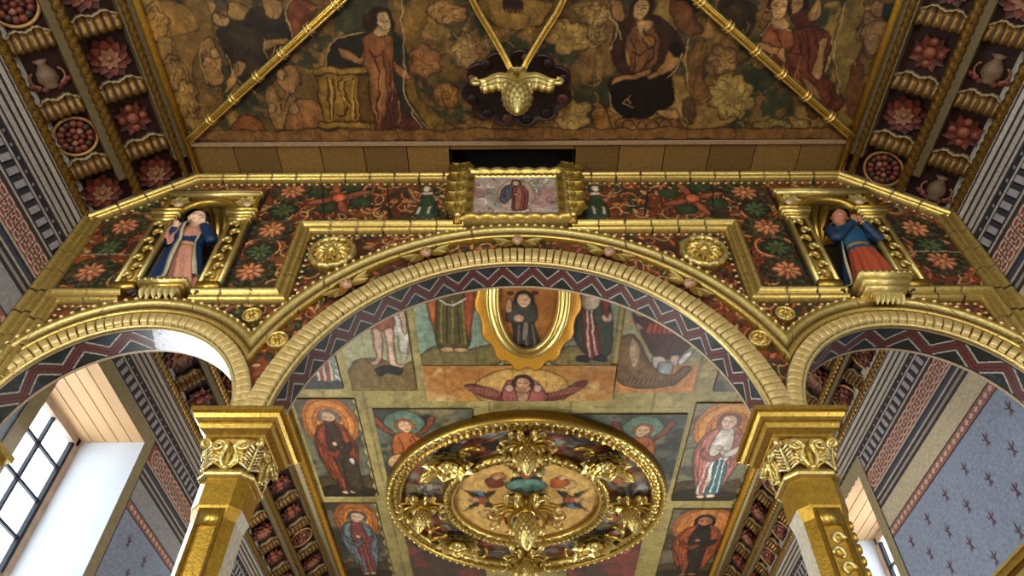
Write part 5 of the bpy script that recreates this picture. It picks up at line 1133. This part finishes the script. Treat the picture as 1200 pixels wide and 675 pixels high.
def draw_a6(c,b): c.I[:]=lin((96,92,80)); c.blot((44,38,36),1.1,.42,89,.85); c.blot((130,120,96),1.6,.6,90,.6)
panel('',(836,459),(869,459),'small dark weathered painting at the right edge of the arch',draw_a6,ytop=17.0)
def draw_ang(c,b):
    P=c.px; c.I[:]=lin((166,118,54)); c.blot((176,142,86),.7,.48,91,.85); c.blot((146,88,36),1.1,.56,92,.6); c.blot((196,170,110),1.6,.62,93,.6)
    c.ell(fmap((612,457)),1.6,1.1,(190,150,80),raw=True,ol=.04); 
    c.poly(P([(545,454),(552,450),(575,455),(595,460),(612,448),(630,460),(655,458),(682,446),(686,452),(662,466),(640,470),(590,470),(566,465)]),(108,52,42),raw=True,ol=.06)
    for s in(-1,1):
        for i in range(16): x=613+s*(26+i*2.9); c.line(P([(x,455-i*.1),(x+s*3,465-i*.45)]),.018,(158,104,84),raw=True)
    c.poly(P([(592,450),(602,445),(624,445),(634,452),(640,470),(592,470)]),(150,84,76),raw=True,ol=.05); c.poly(P([(606,455),(620,455),(618,470),(608,470)]),(176,136,100),raw=True,ol=.03); c.ell(fmap((613,450)),.35,.45,(186,140,100),raw=True,ol=.04)
    for x in (597,630): c.ell(fmap((x,455)),.16,.2,(190,150,130),raw=True,ol=.03)
    c.face((fmap((613,450))[0],fmap((613,450))[1]),.3,(196,150,112),(60,36,24))
    for x in (604,622): c.line(P([(x,458),(x+(613-x)*.3,468)]),.03,(70,34,30),raw=True)
panel('',(495,429),(717,470),'long orange painting of an angel with arms stretched wide',draw_ang)
def draw_child(c,b,fl):
    x0,x1,y0,y1=b;W,L=x1-x0,y1-y0; cx=(x0+.3*W) if fl>0 else (x1-.36*W); q=lambda A:[(cx+fl*a,y0+b_) for a,b_ in A]
    c.I[:]=lin((56,62,54)); c.blot((96,100,84),1.,.52,94,.7); c.blot((30,30,28),1.2,.58,95,.7); c.blot((150,130,86),.8,.62,96,.6)
    c.ell(q([(0,.9)])[0],.75,.85,(92,116,96),raw=True,ol=.04)
    for s in(-1,1): c.poly(q([(s*.3,1.5),(s*.8,1.2),(s*1.1,.5),(s*.9,.4),(s*.7,.9)]),(130,70,50),raw=True,ol=.04)
    c.poly(q([(-.35,1.35),(.3,1.35),(.55,1.9),(.5,2.7),(.2,3.1),(-.5,3.0),(-.6,2.2)]),(172,98,50),raw=True,ol=.05); c.poly(q([(-.5,2.6),(.6,2.5),(.9,3.2),(.3,3.5),(-.6,3.6),(-.9,3.1)]),(196,160,112) if fl>0 else (170,72,50),raw=True,ol=.05)
    c.poly(q([(.25,1.5),(.8,1.7),(1.5,1.3),(1.6,1.5),(.9,2.0),(.35,1.9)]),(172,100,52),raw=True,ol=.04); c.ell(q([(1.65,1.35)])[0],.16,.13,(206,166,130),raw=True,ol=.03)
    c.poly(q([(-.5,3.4),(-.2,3.4),(-.4,4.2),(-.2,4.8),(-.5,4.8),(-.7,4.2)]),(206,166,130),raw=True,ol=.04); c.poly(q([(.1,3.4),(.4,3.3),(.3,4.0),(.1,3.9)]),(206,166,130),raw=True,ol=.03)
    for a in([(-.3,1.6),(-.2,2.3),(-.4,2.9)],[(.1,1.7),(.15,2.4),(0,2.9)],[(-.6,2.9),(0,3.0),(.6,2.8)]): c.line(q(a),.03,(80,30,18),raw=True)
    c.face(q([(0,.95)])[0],.3,(222,180,140),(150,90,50),tilt=-.2*fl)
panel('',(436,480),(560,580),'painting of a child angel in orange at the upper left of the round medallion',lambda c,b:draw_child(c,b,1))
panel('',(668,486),(783,578),'painting of a young angel in orange at the upper right of the round medallion',lambda c,b:draw_child(c,b,-1))
def draw_low(c,b,s):
    c.I[:]=lin((70,56,48)); c.blot((120,58,54),.9,.5,97+s,.8); c.blot((40,46,46),1.1,.55,98+s,.7); x0,x1,y0,y1=b
    for i in range(9): c.ell((x0+(x1-x0)*(.15+.1*i),y0+(y1-y0)*(.3+.25*math.sin(i*2.3))),.45,.5,[(150,84,76),(112,96,88),(96,50,44)][i%3],raw=True,ol=.05)
panel('',(468,596),(570,680),'dark painting of red robed figures at the lower left of the medallion',lambda c,b:draw_low(c,b,1),24)
panel('',(672,596),(742,680),'dark painting of clouded figures at the lower right of the medallion',lambda c,b:draw_low(c,b,2),24)
# gilded rods along the edges of the far ceiling
for x,k in ((-7.98,12),(8.74,13)):
    b=MB(); ys=np.arange(10.8,33,.05);th=np.arange(10)*2*PI/10; R=.15*(1+.16*np.sin(ys[:,None]*22)*np.cos(th[None,:]*3)); b.grid(np.stack([x+R*np.cos(th),ys[:,None]+0*R,15.2+R*np.sin(th)],-1),C4((196,150,50),1.),cu=True)
    b.box((x-.3 if x<0 else x+.1,10.8,15.1),(x-.1 if x<0 else x+.3,33,15.4),C4((150,142,110))); tag(b.build('trim_%d'%k,PAINT),'gilded moulding along the %s edge of the far painted ceiling'%('left' if x<0 else 'right'),'trim',kind='structure')
# ------------------------------------------------------------------ friar plaque
cx,cy=fmap((613,365))[0],None
o=thing('oval_plaque',(.3,14.9,15.2),'golden oval plaque of a dark robed friar raising one hand','plaque'); inv=Matrix.Translation((-.3,-14.9,-15.2))
c=Cv(-.8,1.42,11.9,16.3,44,(150,92,32),.03,100); c.blot((176,116,44),.9,.5,101,.7); c.blot((112,70,28),1.4,.6,102,.6)
P=lambda L_:[fmap(p) for p in L_]
c.poly(P([(600,372),(606,366),(622,366),(628,385),(632,404),(610,409),(600,404),(602,388)]),(58,56,50),raw=True,ol=.05,shade=.4)
c.poly(P([(594,360),(598,352),(606,350),(622,350),(629,358),(627,374),(604,376),(594,372)]),(66,64,56),raw=True,ol=.05); c.poly(P([(592,362),(594,348),(599,348),(600,362)]),(196,150,110),raw=True,ol=.03)
c.ell(fmap((608,370)),.17,.17,(206,166,130),raw=True,ol=.03); c.poly(P([(613,376),(619,376),(618,392),(612,394)]),(140,132,112),raw=True,ol=.02)
for i in range(6): c.line(P([(604+i*4,378),(602+i*5,404)]),.022,(120,116,104) if i%2 else (26,24,22),raw=True)
for x in (608,616): c.ell(fmap((x,409)),.13,.1,(220,186,150),raw=True,ol=.02)
c.face(fmap((614,349)),.25,(222,180,140),(36,22,16))
for x in (598,627): c.poly(P([(x-4,340),(x,338),(x+4,340),(x,343)]),(80,36,30),raw=True,ol=.02)
A=np.stack([c.X,c.Y,np.full_like(c.X,15.19)],-1); m=MB(); ex,ey=(c.X-.31)/.88,(c.Y-14.1)/2.12; col_=c.finish(.3)
B=A.copy(); rr=np.maximum(np.sqrt(ex**2+ey**2),1e-6); k=np.where(rr>1,1/rr,1); B[...,0]=.31+(c.X-.31)*k; B[...,1]=14.1+(c.Y-14.1)*k
m.grid(B,col_.reshape(-1,4),flip=True); m.build('picture',PAINT,o,False,inv)
def ovalring(m,rx,ry,cx,cy,prof,c0,n=90,colr=None,mod=None):
    t=np.arange(n)*2*PI/n; A=[];cc=[]
    for j,(d,h) in enumerate(prof):
        hh=h+(mod(t,j) if mod else 0); A.append(np.stack([cx+(rx+d)*np.cos(t),cy+(ry+d)*np.sin(t),c0-hh+0*t],-1)); q=np.empty((n,4));q[:]=colr[j%len(colr)] if colr else (PGOLD if j%2 else GOLD)
        if mod and np.ndim(mod(t,j)): q[mod(t,j)<.02]=C4((86,56,20),.7)
        cc.append(q)
    m.grid(np.array(A),np.array(cc).reshape(-1,4),cu=True)
m=MB(); ovalring(m,.85,2.08,.31,14.1,[(0,0),(.02,.12),(.1,.17),(.17,.1),(.22,.08),(.27,.15),(.33,.17),(.4,.12),(.42,-.05)],15.2); m.build('gilded_rim',PAINT,o,True,inv)
m=MB(); n=200;t=np.arange(n)*2*PI/n; R=1+.032*np.sign(np.sin(t*15))*np.abs(np.sin(t*15))**.6
A=np.stack([np.stack([.31+f*R*1.55*np.cos(t),14.1+f*R*3.2*np.sin(t),0*t+z],-1) for f,z in((.02,15.22),(.7,15.2),(.95,15.2),(1,15.23),(1,15.3))]); cc=np.empty(A.shape[:2]+(4,));cc[:]=C4((206,150,44),.55); cc[3:]=C4((150,96,24),.6); m.grid(A,cc.reshape(-1,4),cu=True); m.build('scalloped_border',PAINT,o,True,inv)
# ------------------------------------------------------------------ round medallion
MX,MY,MR=.31,25.0,5.45
o=thing('ceiling_medallion',(MX,MY,15.3),'huge round gilded medallion with two rings on the far ceiling','medallion'); inv=Matrix.Translation((-MX,-MY,-15.3))
c=Cv(MX-5.3,MX+5.3,MY-5.3,MY+5.3,22,(104,96,68),.06,110); c.blot((70,60,48),.5,.48,111,.8); c.blot((140,128,84),.9,.56,112,.7); c.blot((116,54,34),1.1,.6,113,.7)
rr=np.random.RandomState(3)
for i in range(34):
    a=i*2*PI/34; R=4.2+.45*math.sin(i*2.7); x,y=MX+R*math.cos(a),MY+R*math.sin(a)
    c.ell((x,y),.55,.5,[(128,124,116),(104,96,92),(150,140,120),(130,60,40)][i%4],raw=True,ol=.07); c.ell((x,y),.3,.28,[(150,146,136),(120,112,106),(164,96,60)][i%3],raw=True,ol=.05)
    for q in(-1,1): c.line([(x+q*.12-.05,y-.05),(x+q*.12+.05,y-.05)],.03,(50,40,36),raw=True)
    if i%3==0: c.poly([(x,y+.4),(x-.4,y+.9),(x+.4,y+1.0)],(150,62,36),raw=True,ol=.04)
c.poly([(MX-.9,MY-3.9),(MX-1.6,MY-3.7),(MX-1.4,MY-3.3),(MX-.7,MY-3.5)],(30,22,20),raw=True)
t=np.linspace(0,2*PI,40); c.poly(np.stack([MX+2.9*np.cos(t),MY+2.9*np.sin(t)],-1)[:-1],(186,150,84),raw=True,shade=.15,ol=.05)
for i in range(8):
    a=i*PI/4+PI/2; R=1.75; x,y=MX+R*math.cos(a),MY+R*math.sin(a)
    c.ell((x+.4*math.cos(a+1.2),y+.4*math.sin(a+1.2)),.3,.3,[(90,130,130),(206,170,110),(100,130,150),(176,110,60)][i%4],raw=True,ol=.04)
    if i%2==0:
        for q in(-1,1):
            f=lambda r_,s_:(x+r_*math.cos(a)-s_*math.sin(a)*q,y+r_*math.sin(a)+s_*math.cos(a)*q)
            c.poly([f(0,.1),f(.2,.45),f(.75,.85),f(.45,.4),f(.1,.0)],(34,44,30),raw=True,sm=False,ol=.03); c.poly([f(-.2,.1),f(-.1,.5),f(-.6,.7),f(-.4,.3)],(50,40,30),raw=True,sm=False,ol=.03)
        c.ell((x,y),.28,.28,(150,84,50),raw=True,ol=.05); c.ell((x+.3*math.cos(a),y+.3*math.sin(a)),.18,.18,(196,150,110),raw=True,ol=.04)
    else:
        c.poly([(x-.3,y-.2),(x+.1,y-.35),(x+.4,y+.05),(x+.1,y+.4),(x-.25,y+.3)],[(176,90,50),(120,60,44)][(i//2)%2],raw=True,ol=.05); c.ell((x+.1,y-.3),.16,.16,(206,166,120),raw=True,ol=.03)
c.ell((MX,MY-1.0),.8,.5,(104,140,124),raw=True,ol=.05)
col_=c.finish(.4); th=np.linspace(0,2*PI,140,endpoint=False)[None,:];r_=np.linspace(.01,5.2,110)[:,None]; X=MX+r_*np.cos(th);Y=MY+r_*np.sin(th)
m=MB(); m.grid(np.stack([X,Y,15.24+0*X],-1),sampl(c,col_,X,Y).reshape(-1,4),cu=True,flip=False); m.build('painted_disc',PAINT,o,False,inv)
def carved(w_):
    return lambda t,j: (.11*np.abs(np.sin(t*w_))*np.abs(np.cos(t*w_*.5+j*1.3)) if 3<=j<=7 else 0)
m=MB(); ovalring(m,4.85,4.85,MX,MY,[(0,0),(0,.2),(.05,.28),(.1,.3),(.14,.2),(.2,.17),(.27,.2),(.34,.17),(.4,.2),(.44,.3),(.52,.36),(.6,.3),(.63,.15),(.66,-.1)],15.26,420,[DGOLD,GOLD,PGOLD,GOLD,DGOLD,GOLD,PGOLD,GOLD,DGOLD,GOLD,PGOLD,GOLD,DGOLD,DGOLD],carved(64))
for k in range(96): a=k*2*PI/96; m.ball((MX+5.37*math.cos(a),MY+5.37*math.sin(a),14.9),(.07,.07,.06),6,4,PGOLD)
m.build('outer_ring',PAINT,o,True,inv)
m=MB(); ovalring(m,2.85,2.85,MX,MY,[(0,0),(0,.18),(.06,.26),(.12,.2),(.18,.16),(.26,.2),(.34,.28),(.42,.24),(.46,.1),(.48,-.1)],15.26,260,[DGOLD,GOLD,PGOLD,DGOLD,GOLD,GOLD,PGOLD,GOLD,DGOLD,DGOLD],carved(40))
for k in range(90): a=k*2*PI/90; m.ball((MX+3.18*math.cos(a),MY+3.18*math.sin(a),14.98),(.06,.06,.05),6,4,PGOLD)
m.build('inner_ring',PAINT,o,True,inv)
pendant('gilded_pendant',(MX,MY,15.22),1.5,'largest gilded pinecone pendant at the centre of the round medallion','medallion pendants')
for a,k,l in ((-PI/2,1.1,'gilded pinecone pendant at the near side of the medallion ring'),(PI/2,1.1,'gilded pinecone pendant at the far side of the medallion ring'),(PI,1.0,'gilded pinecone pendant on the left side of the medallion ring'),(0,1.0,'gilded pinecone pendant on the right side of the medallion ring')):
    pendant('gilded_pendant',(MX+4.1*math.cos(a),MY+4.1*math.sin(a),15.22),k,l,'medallion pendants')
def scrollrose(a,label):
    x,y=MX+4.05*math.cos(a),MY+4.05*math.sin(a); o=thing('gilded_scroll_rosette',(x,y,15.2),label,'rosette','medallion scroll rosettes',(0,0,a)); m=MB()
    for ring_,(n,R,w_,z) in enumerate(((9,.72,.26,-.05),(7,.5,.2,-.14),(5,.3,.14,-.2))):
        for k in range(n):
            b_=k*2*PI/n+ring_*.3; g=leafgrid(R,w_,.35,2,9,7,.4); Rm=np.array([[math.cos(b_),-math.sin(b_),0],[math.sin(b_),math.cos(b_),0],[0,0,-1]]); m.grid(g@Rm.T+np.array([0,0,z]),PGOLD if ring_!=1 else GOLD)
    m.ball((0,0,-.25),(.13,.13,.1),8,6,PGOLD); m.build('petals',PAINT,o,True,Matrix.Scale(1.35,4))
    for s in(-1,1):
        m=MB();t=np.linspace(0,4.4,22);R=.42*(1-t/7); m.tube(np.stack([-.1+R*np.sin(t)*.9,s*(.95-R*np.cos(t)+.25*(1-t/4.4)*0),-.12-.14*np.sin(t*.8)],-1),np.linspace(.09,.05,22),8,GOLD)
        g=leafgrid(.7,.2,.5,3,10,7,.4);Rm=np.array([[math.cos(s*1.3),-math.sin(s*1.3),0],[math.sin(s*1.3),math.cos(s*1.3),0],[0,0,-1]]);m.grid(g@Rm.T+np.array([0,s*.4,-.08]),PGOLD); m.build('scroll',PAINT,o,True,Matrix.Scale(1.25,4))
for a,l in ((-2.35,'near left'),(-.79,'near right'),(2.35,'far left'),(.79,'far right')): scrollrose(a,'gilded scrolled rosette between the medallion rings, %s quarter'%l)
# ================================================================== real size
for me in bpy.data.meshes: me.transform(Matrix.Scale(S,4))
for o in bpy.data.objects: o.location=o.location*S
